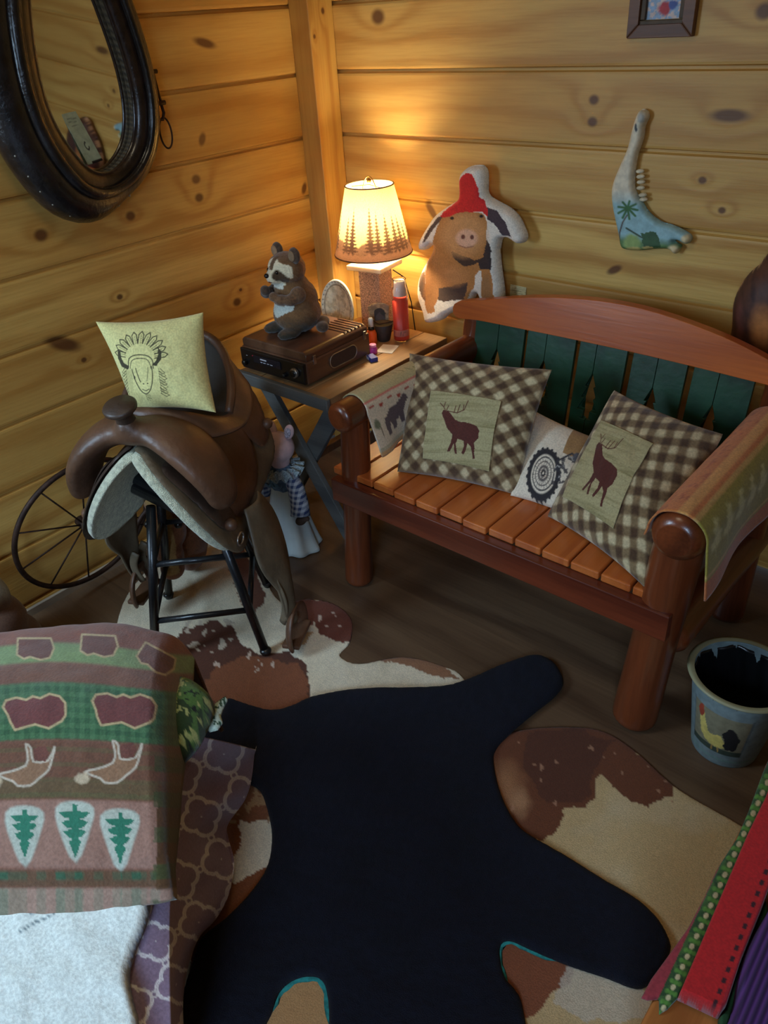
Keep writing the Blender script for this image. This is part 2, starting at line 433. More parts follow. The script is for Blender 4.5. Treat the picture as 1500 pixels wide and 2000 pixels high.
def plank_wall(name, axis, a0, a1, mat):
    prof = []; g = .0035; zb = -.16
    while zb < 2.5:
        z1 = min(zb + .2, 2.52)
        prof += [(-.012, zb + .0005), (-.012, zb + g), (-.001, zb + g + .004), (0, zb + g + .010), (0, z1 - g - .010), (-.001, z1 - g - .004), (-.012, z1 - g), (-.012, z1 - .0005)]; zb += .2
    prof = [(d, max(z, -.02)) for d, z in prof if z > -.1]
    prof = [(-.08, prof[0][1])] + prof + [(-.08, prof[-1][1])]
    V = []
    for a in (a0, a1):
        for d, z in prof: V.append((d, a, z) if axis == 'x' else (a, -d, z))
    n = len(prof); F = [(i, (i + 1) % n, n + (i + 1) % n, n + i) for i in range(n)] + [tuple(range(n)), tuple(range(n, 2 * n))[::-1]]
    o = link(name, rawmesh(name, V, F, None, False), mat); return tag(o, kind='structure')
plank_wall('wall_left', 'x', -3.6, 0.08, M_wl)
plank_wall('wall_back', 'y', 0.0, 4.4, M_wb)
def st(o): return tag(o, kind='structure')
st(box('floor', (2.2, -1.8, -.03), (4.6, 3.8, .06), M_floor, bevel=0))
st(box('ceiling', (2.2, -1.8, 2.53), (4.6, 3.8, .06), M_ceil, bevel=0))
st(box('wall_right', (4.44, -1.8, 1.25), (.08, 3.8, 2.5), wood('pine_right', PINE, PINE2, 1, .5, 60, .5, .2, .04), bevel=0))
st(box('wall_front', (2.2, -3.64, 1.25), (4.6, .08, 2.5), wood('pine_front', PINE, PINE2, 0, .5, 60, .5, .2, .04), bevel=0))
wb = B()                                            # window frame on the left wall, behind and left of the camera
for y, z, sy, sz in ((-3.19, 1.40, .06, 1.10), (-2.37, 1.40, .06, 1.10), (-2.78, .90, .88, .06), (-2.78, 1.92, .88, .06)):
    bbox(wb, (.026, y, z), (.052, sy, sz))
st(done('window_1', wb, simple('window_paint', (225, 222, 212), .5, nz=5, var=.05)))
wb = B()                                            # second window, in the wall behind the camera
for x, z, sx, sz in ((2.16, 1.55, .06, 1.05), (3.04, 1.55, .06, 1.05), (2.6, 1.06, .94, .06), (2.6, 2.04, .94, .06)):
    bbox(wb, (x, -3.575, z), (sx, .05, sz))
st(done('window_2', wb, bpy.data.materials['window_paint']))
p = st(box('trim_1', (.045, -.06, 1.24), (.092, .118, 2.52), M_post, bevel=.004))
bp = B(); bbox(bp, (.006, -1.86, .012), (.012, 3.4, .03)); st(done('baseboard_left', bp, simple('pale_strip', (176, 160, 140), .5, nz=8, var=.2), bevel=.002))

# ------------------------------------------------------------------ shared materials
M_attr = painted('printed_cloth'); M_fleece = painted('fleece', .95, 200, .0011, .3)
M_hide = painted('hair_hide', .8, 320, .0015, .15); M_paint = painted('painted_surface', .55, 60, .0003, 0, spec=.5)
M_log = wood('red_cedar_log', (124, 62, 32), (76, 34, 18), 2, .3, 40, .2, None, 0, (), 1, coat=.35, bmp=.0006)
M_logx = wood('red_cedar_log_along', (132, 66, 34), (82, 38, 18), 1, .3, 40, .2, None, 0, (), 0, coat=.4, bmp=.0006)
M_rail = wood('red_rail', (206, 106, 38), (164, 74, 24), 0, .32, 26, .2, None, 0, [(1.30, .84, .010, 1.4)], 2, coat=.3, bmp=.0005)
M_slat = wood('orange_slat', (212, 120, 54), (172, 84, 34), 1, .35, 50, .6, .081, .745, [(-.60, 1.10, .012, 1.2)], 0, coat=.3, bmp=.0005)
M_apron = wood('seat_rail', (122, 56, 32), (84, 34, 20), 0, .32, 40, .2, None, 0, (), 2, coat=.35, bmp=.0005)
M_green = simple('green_stain', (22, 60, 38), .42, nz=12, var=.35, coat=.2)
M_black = simple('black_metal', (26, 27, 30), .35, nz=20, var=.3, coat=.2)
M_iron = simple('rusty_iron', (62, 44, 36), .6, .6, nz=40, var=.4)

# ------------------------------------------------------------------ bench
bench = thing('bench', (1.28, -.56, 0), 'red-brown log garden bench with green tree-cutout back and orange slatted seat', 'bench')
def W(o, *P): return [tuple(local(o, p)) for p in P]
def blog(n, a, b, r0, r1, mat=M_log, **k): return log(n, a, b, r0, r1, mat, bench, **k)
blog('leg', (.772, -.81, 0), (.832, -.82, .66), .046, .042)
blog('leg', (1.760, -.81, 0), (1.800, -.82, .645), .056, .054)
blog('leg', (.800, -.27, 0), (.845, -.22, .78), .046, .042)
blog('leg', (1.800, -.27, 0), (1.800, -.22, .80), .050, .046)
blog('armrest', (.838, -.900, .664), (.838, -.20, .664), .045, .043, M_logx, rnd=.014)
blog('armrest', (1.808, -.900, .655), (1.808, -.20, .655), .058, .050, M_logx, rnd=.022)
blog('side_rail', (1.80, -.79, .29), (1.81, -.15, .27), .046, .046, M_logx)
blog('side_rail', (.80, -.84, .33), (.80, -.20, .30), .038, .038, M_logx)
box('front_rail', local(bench, (1.292, -.862, .397)), (1.062, .032, .078), M_apron, bench, .004)
box('back_rail', local(bench, (1.30, -.30, .40)), (1.0, .03, .08), M_apron, bench, .004)
for k in range(13):
    x = .745 + .081 * (k + .5)
    y1 = -.31; y0 = -.853 + .006 * rng.random()
    box('seat_slat', local(bench, (x, (y0 + y1) / 2, .4475)), (.0755, y1 - y0, .023), M_slat, bench, .004)
LB = math.tan(R(9))
def backmap(off):
    return lambda x, z, h: np.stack([x, -.275 + LB * (z - .6) - h + off, z], -1)
rail = smooth([(.782, .790), (.80, .812), (.90, .834), (1.05, .866), (1.19, .886), (1.32, .894), (1.45, .889), (1.60, .866), (1.70, .842), (1.78, .815), (1.805, .795), (1.80, .770)], 3, False)
rail = np.concatenate([rail, smooth([(1.78, .762), (1.6, .768), (1.4, .772), (1.19, .772), (1.0, .770), (.88, .768), (.81, .762), (.786, .772)], 3, False)])
prism('top_rail', rail, backmap(0), 0, .030, M_rail, bench, .005)
tree = [(.0, .185), (.016, .145), (.008, .145), (.024, .110), (.013, .110), (.031, .072), (.009, .072), (.009, .050), (.020, .047), (.0, .045)]
def notch(side, xs, top):                   # half of the pine cutout, on one side of the seam
    return [(xs + side * a, top - .175 + b) for a, b in tree]
for (x0, x1, xs, top) in [(.865, 1.047, .953, .675), (1.058, 1.222, 1.125, .672), (1.236, 1.384, 1.290, .668), (1.402, 1.558, 1.475, .668), (1.576, 1.735, 1.645, .660)]:
    zb, zt = .41, .775
    L_ = [(x0, zb), (xs - .001, zb), (xs - .001, top - .131)] + [(a, b) for a, b in notch(-1, xs - .001, top)[::-1]][1:] + [(xs - .001, zt), (x0, zt)]
    R_ = [(x1, zb), (xs + .001, zb), (xs + .001, top - .131)] + [(a, b) for a, b in notch(1, xs + .001, top)[::-1]][1:] + [(xs + .001, zt), (x1, zt)]
    for poly in (L_, R_[::-1]): prism('back_board', poly, backmap(.004), 0, .014, M_green, bench, .0015)

# towels over the armrests -------------------------------------------------------
def towel(name, xc, zc, r, y0, y1, dl, dr, flare, paintf, label, ns=60, nt=90, skew=0):
    t = thing(name, (xc, (y0 + y1) / 2, zc), label, 'towel')
    arc = math.pi * r; tot = dl + arc + dr
    s = np.linspace(0, tot, ns); yy = np.linspace(0, 1, nt); S, Yv = np.meshgrid(s, yy, indexing='ij')
    X = np.where(S < dl, -r, np.where(S < dl + arc, -r * np.cos((S - dl) / r), r))
    Z = np.where(S < dl, -(dl - S), np.where(S < dl + arc, r * np.sin((S - dl) / r), -(S - dl - arc)))
    hang = np.where(S < dl, dl - S, np.where(S > dl + arc, S - dl - arc, 0))
    X = X + np.sign(X) * hang * flare * (1 + .6 * np.sin(Yv * 9 + 1)) 
    Y = y0 + (y1 - y0) * Yv + skew * hang
    P = np.stack([xc + X, Y, zc + Z + .003 * fbm(S * 25, Yv * 6, 2)], -1)
    col = paintf(S.ravel() / tot, Yv.ravel()).c
    sheet('cloth', P, M_attr, t, col, .004); return t
def bear_towel(s, y):
    S, Y = s * 100, y * 100                    # s: 0..100 across (wall side -> seat side), y: 0 front .. 100 back
    p = Paint(S, Y, (196, 186, 140))
    for k in range(9): p.line([(18 + k * 3, 10 + k * 9), (30 + k * 2, 14 + k * 9)], .6, (120, 124, 84))
    p.mix((S > 52) * 1., (222, 205, 180))
    p.mix(((S > 50) & (S < 51.5)) * 1., (214, 120, 110)); 
    for k in range(8): p.ell(56 + (k % 2) * 2.2, 6 + k * 13, 1.4, 3.4, (176, 66, 52))
    bear = [(a, b * .66 + 4) for a, b in [(70, 28), (66, 34), (66, 48), (63, 60), (60, 66), (58, 72), (61, 78), (65, 80), (66, 76), (70, 70), (76, 66), (84, 66), (84, 58), (78, 56), (78, 48), (86, 46), (86, 38), (79, 36), (76, 32), (87, 30), (87, 22), (76, 20), (71, 23)]]
    p.poly(bear, (98, 80, 84), .4, .3)
    p.ell(72, 7, 5, 4, (120, 124, 96), .3, 1.5, .4); p.line([(76, 10), (84, 10)], 1.0, (110, 90, 70))
    p.mix(((S > 93) & (S < 95)) * 1., (190, 180, 150)); p.mix((S > 96) * 1., (205, 160, 110))
    return p
towel('bear_towel', .838, .664, .049, -.825, -.52, .05, .135, .16, bear_towel, 'cream hand towel with a brown bear print draped over the left bench arm', skew=.1)
def pine_towel(s, y):
    S, Y = s * 100, y * 100
    p = Paint(S, Y, (150, 138, 60))
    p.mix((S < 44) * 1., (190, 116, 62)); p.mix(((S > 33) & (S < 40)) * 1., (206, 150, 84)); p.mix((S > 88) * 1., (178, 104, 60))
    p.mix(((S > 44) & (S < 46)) * 1., (196, 160, 96)); p.mix(((S > 84) & (S < 86)) * 1., (196, 160, 96))
    n = fbm(S * .6, Y * .3, 3); p.mix(((n > .25) & (S < 33)) * .6, (150, 70, 44))
    for k in range(8):
        y0 = 8 + k * 12
        for j in range(4): p.ell(68 - j * 4.4, y0 + (j % 2) * 1.2, 3.6 - j * .5, 4.6 - j * .9, (196, 190, 128), .5, 1.6, .5, .8)
        p.line([(70, y0), (76, y0)], .8, (170, 160, 96))
    return p.noise(.5, .15, 5)
towel('pine_towel', 1.808, .655, .064, -.885, -.30, .02, .12, .12, pine_towel, 'olive and orange striped towel with pale tree shapes draped over the right bench arm', skew=-.12)

# ------------------------------------------------------------------ bench cushions
def gingham(u, v, rep=13, ang=45, dark=(78, 56, 38), mid=(126, 104, 74), lite=(196, 180, 142)):
    a = R(ang); x = (u * math.cos(a) + v * math.sin(a)) * rep; y = (-u * math.sin(a) + v * math.cos(a)) * rep
    x = x + .10 * fbm(u * 9, v * 9, 1); y = y + .10 * fbm(u * 9, v * 9, 2)
    fx = np.clip((np.sin(x * 2 * math.pi) * 2.2) * .5 + .5, 0, 1); fy = np.clip((np.sin(y * 2 * math.pi) * 2.2) * .5 + .5, 0, 1)
    p = Paint(u, v, lite); f = (fx + fy) / 2
    p.mix(np.clip(f * 2, 0, 1), mid); p.mix(np.clip(f * 2 - 1, 0, 1), dark); return p.noise(60, .25, 4)
ELK = [(243, 350), (250, 338), (262, 345), (272, 342), (285, 357), (300, 376), (320, 384), (345, 386), (372, 392), (390, 398), (400, 415), (396, 445), (379, 462), (381, 480), (378, 500), (382, 520), (372, 522), (370, 500), (365, 476), (352, 464), (345, 488), (334, 508), (326, 502), (338, 476), (336, 456), (312, 450), (304, 470), (306, 488), (308, 506), (299, 506), (296, 488), (297, 468), (278, 500), (266, 500), (283, 468), (290, 435), (268, 412), (258, 388), (252, 372), (246, 362)]
ANT = [[(262, 346), (252, 328), (236, 312)], [(252, 328), (258, 308)], [(262, 346), (272, 322)], [(275, 345), (310, 350), (338, 338), (352, 300)], [(310, 350), (320, 318)], [(334, 340), (336, 318)], [(296, 350), (303, 322)]]
def elk_patch(quad, sx=1.0):
    q = np.array(quad, float)                 # BL BR TR TL in tracing coordinates
    def f(a, b):
        X = (q[0, 0] * (1 - a) * (1 - b) + q[1, 0] * a * (1 - b) + q[2, 0] * a * b + q[3, 0] * (1 - a) * b)
        Y = (q[0, 1] * (1 - a) * (1 - b) + q[1, 1] * a * (1 - b) + q[2, 1] * a * b + q[3, 1] * (1 - a) * b)
        p = Paint(X, Y, (170, 158, 116)); n = fbm(X * .006, Y * .09, 2)
        p.mix((n - .1) * 1.6, (138, 128, 86)); p.mix((np.abs(np.sin(Y * .075)) < .05) * .5, (120, 110, 74))
        p.poly(ELK, (84, 40, 32), 1.2, .12); 
        for l in ANT: p.line(l, 2.6, (96, 56, 42))
        return p
    return f
def corners(*q): return [on(*a) for a in q]
cL = corners((776, 921, 2, .462), (1012, 968, 2, .462), (1078, 722, 1, -.50), (800, 690, 1, -.52))
t, sf = cushion('cushion', cL, .135, 150, lambda u, v: gingham(u, v, 8.5), M_fleece, 'brown and cream plaid elk cushion sitting upright at the left end of the bench', 'cushion', 'elk cushions on the bench')
def patch_of(t, sf, a0, a1, b0, b1, pf, n=170, nm='elk_patch'):
    s = np.linspace(0, 1, n); A, Bv = np.meshgrid(s, s, indexing='ij')
    if callable(a0): ua, vb = a0(A, Bv)
    else: ua = a0 + (a1 - a0) * A; vb = b0 + (b1 - b0) * Bv
    P = sf(ua, vb, .003); return sheet(nm, P, M_attr, t, pf(A.ravel(), Bv.ravel()).c, .003)
patch_of(t, sf, .24, .78, .10, .66, elk_patch([(158, 522), (437, 562), (476, 290), (190, 258)]))
cR = corners((1070, 1008, 2, .462), (1262, 1150, 2, .47), (1412, 848, 1, -.48), (1200, 762, 1, -.42))
t, sf = cushion('cushion', cR, .150, 150, lambda u, v: gingham(u, v, 8.5, 20), M_fleece, 'brown and cream plaid elk cushion tilted against the right end of the bench', 'cushion', 'elk cushions on the bench')
patch_of(t, sf, .13, .68, .15, .74, elk_patch([(172, 540), (452, 560), (470, 275), (200, 268)]))
cM = corners((997, 968, 2, .462), (1128, 1015, 2, .462), (1180, 862, 1, -.47), (1040, 800, 1, -.47))
def moto(u, v):
    X, Y = u * 100, v * 100
    p = Paint(X, Y, (222, 208, 186)); p.mix(((X > 62) & (Y > 62)) * 1., (160, 122, 78))
    cx, cy = 44, 30
    for r, w, c in ((26, 4.5, (46, 42, 44)), (19, 1.2, (90, 84, 80)), (14, 1.0, (110, 100, 92)), (8, 2.0, (96, 88, 84)), (3, 1.6, (50, 46, 46))):
        d = np.abs(np.hypot((X - cx) / .80, Y - cy) - r); p.mix((w - d) / (.4 * w), c)
    for k in range(22):
        a = k * 2 * math.pi / 22; p.line([(cx + .8 * 4 * math.cos(a), cy + 4 * math.sin(a)), (cx + .8 * 18 * math.cos(a), cy + 18 * math.sin(a))], .5, (120, 110, 104), .8)
        p.ell(cx + .8 * 29.5 * math.cos(a), cy + 29.5 * math.sin(a), 1.8, 2.2, (52, 48, 50))
    n = fbm(X * .18, Y * .18, 7); m = (X > 58) & (X < 96) & (np.abs(Y - (38 + (X - 58) * .45)) < 17)
    p.mix(m * (n > -.05) * .9, (56, 54, 60)); p.mix(m * (n > .35) * .8, (170, 166, 160))
    p.line([(60, 50), (74, 66), (86, 60)], 1.6, (60, 56, 60)); p.ell(82, 64, 6, 6, (90, 88, 94), .3)
    return p
cushion('cushion', cM, .085, 120, moto, M_attr, 'white and tan cushion printed with a black motorcycle wheel, between the plaid cushions', 'cushion')

# ------------------------------------------------------------------ side table
M_tab = wood('weathered_table', (180, 140, 94), (130, 98, 66), 1, .55, 45, .3, .11, .19, (), 0)
M_tabg = wood('grey_painted_wood', (104, 106, 104), (78, 80, 80), 0, .6, 50, .3, None, 0, (), 2)
M_tabd = wood('dark_table_wood', (112, 70, 42), (76, 46, 28), 2, .5, 60, .3, None, 0, (), 0)
tb = thing('side_table', (.40, -.41, 0), 'rustic wooden side table on crossed legs in the room corner', 'table')
for k in range(4):
    x0 = .19 + .109 * k; box('top_board', local(tb, (x0 + .0535, -.41, .588)), (.106, .63, .024), M_tab, tb, .003)
box('end_board', local(tb, (.405, -.728, .583)), (.45, .018, .042), M_tabg, tb, .003)
box('batten', local(tb, (.408, -.62, .562)), (.38, .05, .028), M_tabd, tb, .003)
box('batten', local(tb, (.408, -.20, .562)), (.38, .05, .028), M_tabd, tb, .003)
def bar(name, a, b, w, d, mat, parent, up=(0, 1, 0)):
    a = Vector(local(parent, a)); b = Vector(local(parent, b)); z = (b - a); L = z.length; z.normalize()
    y = Vector(up); x = y.cross(z).normalized(); y = z.cross(x)
    M = Matrix((x, y, z)).transposed()
    bm = B(); bmesh.ops.create_cube(bm, size=1, matrix=Matrix.Translation((a + b) / 2) @ M.to_4x4() @ Matrix.Diagonal((w, d, L, 1)))
    return done(name, bm, mat, parent, .003)
for yy, mt in ((-.655, M_tabg), (-.17, M_tabd)):
    bar('leg', (.215, yy, .575), (.59, yy, .015), .058, .022, mt, tb)
    bar('leg', (.60, yy + .024, .575), (.22, yy + .024, .015), .066, .022, mt, tb)
bar('stretcher', (.41, -.63, .285), (.41, -.19, .285), .03, .03, M_tabd, tb, (1, 0, 0))
bar('stretcher', (.555, -.62, .10), (.555, -.16, .10), .02, .05, M_tabd, tb, (1, 0, 0))

# ------------------------------------------------------------------ table lamp
LX, LY = .362, -.175
lamp = thing('table_lamp', (LX, LY, .6), 'lit table lamp with a cream shade printed with pine trees and a speckled square column', 'lamp')
M_stone = simple('speckled_column', (196, 156, 130), .7, nz=260, var=.55, bmp=.001)
rz = Matrix.Rotation(R(8), 3, 'Z')
box('column', (0, 0, .12), (.088, .088, .24), M_stone, lamp, .003, rz)
box('foot', (0, 0, .012), (.10, .10, .022), M_stone, lamp, .004, rz)
box('cap', (0, 0, .249), (.148, .148, .018), simple('cream_cap', (236, 218, 180), .5, nz=30, var=.08), lamp, .005, rz)
M_brass = simple('brass', (150, 120, 70), .35, .9, bmp=0)
lathe('socket', [(.012, .258), (.014, .26), (.014, .32), (.017, .325), (.017, .36), (.010, .365)], (0, 0, 0), M_brass, lamp, inv=False)
def harp():
    a = [(.038 * math.sin(t) * 1.0, 0, .36 + .092 - .092 * math.cos(t)) for t in np.linspace(0.2, 2 * math.pi - .2, 30)]
    return a
tube('harp', [(x, 0, z + .0) for x, _, z in harp()], .0018, M_brass, lamp, 8, inv=False)
r0, r1, h0, h1 = .138, .083, .292, .518
tube('spider', [(-r1 + .001, 0, h1 - .012), (0, 0, h1 + .0), (r1 - .001, 0, h1 - .012)], .0015, M_brass, lamp, 8, inv=False)
ball('finial', (0, 0, h1 + .012), .008, M_brass, lamp)
m, nt, bs = newmat('bulb_glow'); bs.inputs['Emission Color'].default_value = (1, .81, .50, 1); bs.inputs['Emission Strength'].default_value = BULB; bs.inputs['Base Color'].default_value = (1, .9, .7, 1)
lathe('bulb', [(.001, .362), (.012, .364), (.016, .375), (.027, .395), (.031, .415), (.028, .435), (.016, .450), (.001, .454)], (0, 0, 0), m, lamp, inv=False)
nu, nv = 420, 90
th = np.linspace(0, 2 * math.pi, nu, endpoint=False); hh = np.linspace(0, 1, nv); TH, HH = np.meshgrid(th, hh, indexing='ij')
RR = r0 + (r1 - r0) * HH; P = np.stack([RR * np.cos(TH), RR * np.sin(TH), h0 + (h1 - h0) * HH], -1)
p = Paint((TH * 100).ravel(), (HH * 100).ravel(), (208, 180, 118)); Xs, Ys = p.X, p.Y
ridge = 27 + 7 * vn(Xs * .03, Xs * 0, 2) + 2.5 * vn(Xs * .3, Xs * 0, 3); p.mix((ridge - Ys) / 3, (112, 82, 62))
for cx in np.concatenate([np.arange(6, 628, 76), np.arange(0, 628, 76) + 27, np.arange(0, 628, 105) + 62]):
    top = 48 + 36 * rng.random(); wb_ = 15 + 8 * rng.random(); bt = 8
    w = (top - Ys) / (top - bt) * wb_ * (.72 + .38 * np.sin(Ys * 1.3)); p.mix(np.clip((w - np.abs(Xs - cx)) / 1.6, 0, 1) * (Ys > bt) * (Ys < top) * .95, (70, 48, 36))
p.mix((13 + 3 * vn(Xs * .15, Xs * 0, 8) - Ys) / 3 * .8, (128, 92, 70)); p.mix(((Ys < 4) & (Ys > 3)) * .5, (120, 84, 60))
M_shade = painted('lamp_shade_paper', .8, 300, .0003, 0, .17)
o = sheet('lamp_shade', P, M_shade, None, p.c, 0, wrapu=True); o.parent = lamp
for r, z in ((r0, h0), (r1, h1)):
    tube('shade_ring', [(r * math.cos(t), r * math.sin(t), z) for t in np.linspace(0, 2 * math.pi, 60, endpoint=False)], .0024, simple('shade_trim', (120, 88, 62), .7), lamp, 8, inv=False, closed=True)
tube('cord', [(.06, .03, .23), (.085, .06, .20), (.09, .09, .10), (.085, .11, .0), (.08, .13, -.12), (.10, .15, -.40)], .0022, M_black, lamp, 8, inv=False)

# ------------------------------------------------------------------ record player
M_lid = wood('player_walnut', (112, 78, 58), (82, 54, 40), 1, .28, 60, .2, None, 0, (), 0, coat=.3, bmp=.0002)
rp = thing('record_player', (.352, -.545, .6), 'brown wooden record player with a black radio front on the side table', 'record player', rz=R(1.5))
box('body', (0, .004, .048), (.309, .315, .078), M_lid, rp, .006)
lidp = [(-.151, .086), (-.151, .108), (-.139, .118), (.139, .118), (.151, .108), (.151, .086)]
prism('lid', lidp, lambda x, z, h: np.stack([x, h, z], -1), -.148, .155, M_lid, rp, .004, inv=False)
M_blk = simple('black_plastic', (18, 18, 20), .3, nz=20, var=.2, bmp=0, coat=.2); M_sil = simple('silver_trim', (176, 172, 166), .3, .9, bmp=0)
box('front_panel', (0, -.158, .048), (.303, .012, .072), M_blk, rp, .004)
box('dial_window', (-.02, -.1655, .058), (.13, .003, .026), simple('dial_glass', (30, 30, 38), .08, bmp=0, nz=4), rp, .001)
M_dp = simple('dial_print', (200, 204, 214), .5, bmp=0)
for k, (x, z, w) in enumerate([(-.035, .062, .030), (-.045, .052, .010), (-.030, .052, .012), (-.014, .052, .010), (.002, .052, .012), (-.115, .063, .006)]): box('dial_marking', (x, -.1675, z), (w, .001, .0045 if k == 0 else .002), M_dp, rp, 0)
box('indicator', (-.088, -.165, .066), (.007, .003, .004), simple('red_light', (200, 30, 60), .3, bmp=0), rp)
for x, z, r in ((.112, .050, .017), (.060, .030, .008), (-.13, .035, .010)):
    lathe('knob', [(.001, 0), (r * .9, 0), (r, -.002), (r, -.010), (r * .8, -.013), (.001, -.013)], (x, -.164, z), M_sil if r > .01 else M_blk, rp, 20, Matrix.Rotation(R(-90), 3, 'X'), inv=False)
    if r > .015: lathe('knob_face', [(.001, -.0135), (r * .7, -.0135), (r * .7, -.015), (.001, -.015)], (x, -.164, z), M_blk, rp, 20, Matrix.Rotation(R(-90), 3, 'X'), inv=False)
def stadium(cx, cz, w, h, n=10):
    pts = []
    for s, a0 in ((1, -90), (-1, 90)):
        for k in range(n + 1):
            a = R(a0 + 180 * k / n); pts.append((cx + s * (w - h) / 2 + h / 2 * math.cos(a), cz + h / 2 * math.sin(a)))
    return pts
prism('speaker_grille', stadium(.02, .05, .13, .042), lambda y, z, h: np.stack([.1545 + h, y, z], -1), 0, .0025, simple('brown_grille', (66, 48, 38), .8, nz=400, var=.4), rp, inv=False)
tube('grille_ring', [(.1575, y, z) for y, z in stadium(.02, .05, .135, .047)], .0018, M_sil, rp, 8, inv=False, closed=True)
box('latch', (.1555, -.115, .085), (.004, .012, .03), M_sil, rp, .001); box('latch', (.1555, .135, .085), (.004, .012, .03), M_sil, rp, .001)
for k in range(6): box('vent_slat', (.085, .145 - .018 * k, .1195), (.115, .008, .003), M_lid, rp, .001)

# ------------------------------------------------------------------ raccoon puppet
rc = thing('plush_raccoon', (.335, -.565, .718), 'brown plush raccoon sitting on the record player with raised paws', 'plush toy', rz=R(-12))
# local frame: faces -y
def rcol(co):
    x, y, z = co.T; p = Paint(x * 1000, z * 1000, (128, 92, 58))
    n = fbm(x * 90, z * 90 + y * 60, 3); p.mix(.5 + .5 * n, (108, 76, 46)); p.mix(np.clip((.075 - z) * 18 + n * .3, 0, 1) * (y < .045), (56, 50, 40))
    f = y < -.03
    bib = f & (z > .062 + np.abs(x) * .55) & (z < .104 + np.abs(x) * .1) & (np.abs(x) < .085); p.mix(bib * 1., (205, 208, 196))
    h = z > .170
    p.mix((h & (y < -.02) & (z > .215 - np.abs(x) * .3) & (z < .256 - np.abs(x) * .35)) * 1., (230, 216, 184))
    p.mix((h & (y < -.035) & (z > .172) & (z < .24) & (np.abs(x) < .075)) * 1., (218, 204, 172))
    for s in (-1, 1): 
        d = np.hypot((x - s * .036) / .019, (z - (.206 - .5 * (np.abs(x) - .03))) / .020); p.mix(np.where(y < -.03, (1.1 - d) * 5, 0), (72, 52, 34))
    p.mix((h & (np.abs(x) < .012) & (z > .222) & (y < -.03)) * 1., (100, 72, 46))
    p.mix(((z > .160) & (z < .180) & (y < -.035) & (np.abs(x) < .03)) * 1., (214, 212, 196))
    return p.c
fur = lambda co: .0022 * fbm(co[:, 0] * 260, co[:, 2] * 260 + co[:, 1] * 190, 5, 2)
blob('body', [((0, .015, .062), (.084, .082, .064)), ((0, .015, .110), (.078, .074, .068)), ((0, .005, .155), (.062, .058, .045)), ((0, -.004, .214), (.068, .060, .052)), ((0, -.048, .198), (.032, .034, .026)),
              ((-.045, -.050, .018), (.028, .045, .018)), ((.045, -.050, .018), (.028, .045, .018))], M_fleece, rc, .005, 5, rcol, disp=fur)
M_paw = simple('dark_plush', (74, 54, 38), .95, nz=120, var=.3, sheen=.4)
blob('arm', [((.062, -.010, .140), (.024, .028, .028)), ((.060, -.035, .130), (.020, .030, .020)), ((.042, -.062, .132), (.020, .022, .018)), ((.022, -.078, .142), (.017, .016, .016))], simple('brown_plush', (110, 78, 50), .95, nz=140, var=.3, sheen=.4), rc, .004, 4)
blob('arm', [((-.060, -.010, .140), (.024, .028, .028)), ((-.066, -.035, .130), (.020, .030, .020)), ((-.052, -.062, .136), (.020, .022, .018)), ((-.034, -.076, .150), (.018, .016, .018))], M_paw, rc, .004, 4)
for s in (-1, 1):
    blob('ear', [((s * .052, .0, .262), (.027, .015, .026))], M_paw, rc, .0035, 1)
    ball('inner_ear', (s * .053, -.012, .262), (.018, .006, .017), simple('ear_lining', (150, 120, 90), .9), rc)
    ball('eye', (s * .027, -.056, .216), .0062, simple('glass_eye', (12, 10, 10), .08, bmp=0), rc)
ball('nose', (0, -.081, .206), (.0095, .008, .0075), simple('black_nose', (14, 14, 22), .25, bmp=0), rc)
ball('mouth', (.002, -.070, .186), (.012, .008, .005), simple('dark_red_mouth', (96, 30, 28), .7), rc)
blob('tail', [((.06, .07, .03), (.022, .03, .02)), ((.085, .055, .022), (.022, .022, .018))], M_paw, rc, .004, 3)

# ------------------------------------------------------------------ small things on the table
def decor_plate():
    c = on(664, 588, 1, -.30); t = thing('decorative_plate', (c[0] - .01, -.30, .6), 'round pale plate with a relief scene standing behind the plush raccoon', 'plate')
    n = 60; rr = np.linspace(0, 1, 40); th = np.linspace(0, 2 * math.pi, 120, endpoint=False)
    T_, R_ = np.meshgrid(th, rr, indexing='ij'); X = R_ * np.cos(T_) * .079; Z = R_ * np.sin(T_) * .098 + .115
    D = .010 * (R_ ** 4) + .002 * fbm(X * 130, Z * 130, 3) * (R_ < .85)
    P = np.stack([X, -D + (Z - .1) * .12, Z], -1)
    p = Paint((X * 1000).ravel(), (Z * 1000).ravel(), (240, 226, 190)); r = R_.ravel(); n_ = fbm(p.X * .06, p.Y * .06, 2)
    p.mix((n_ > .05) * (r < .82) * .45, (186, 158, 104)); p.mix((p.Y < 75 + 14 * n_) * (r < .82) * .45, (160, 136, 92)); p.mix((r > .86) * 1., (236, 228, 200)); p.mix(((r > .82) & (r < .86)) * .7, (120, 96, 60))
    for k in range(30): a = k * .21; p.ell(79 * .93 * math.cos(a), 115 + 98 * .93 * math.sin(a), 2.6, 2.6, (130, 124, 100))
    o = sheet('dish', P, M_paint, None, p.c, .008, wrapu=True); o.parent = t
    box('stand', (0, .012, .012), (.07, .06, .018), M_tabd, t); box('stand_back', (0, .028, .05), (.05, .008, .09), M_tabd, t)
decor_plate()
cj = on(785, 664, 2, .6)
jar = thing('candle_jar', (cj[0], cj[1], .6), 'tall clear glass jar candle filled with red wax at the table edge', 'candle')
m, nt, bs = newmat('clear_glass'); bs.inputs['Base Color'].default_value = (1, .95, .93, 1); bs.inputs['Roughness'].default_value = .04; bs.inputs['Transmission Weight'].default_value = 1; bs.inputs['IOR'].default_value = 1.3; M_glass = m
r = .0285
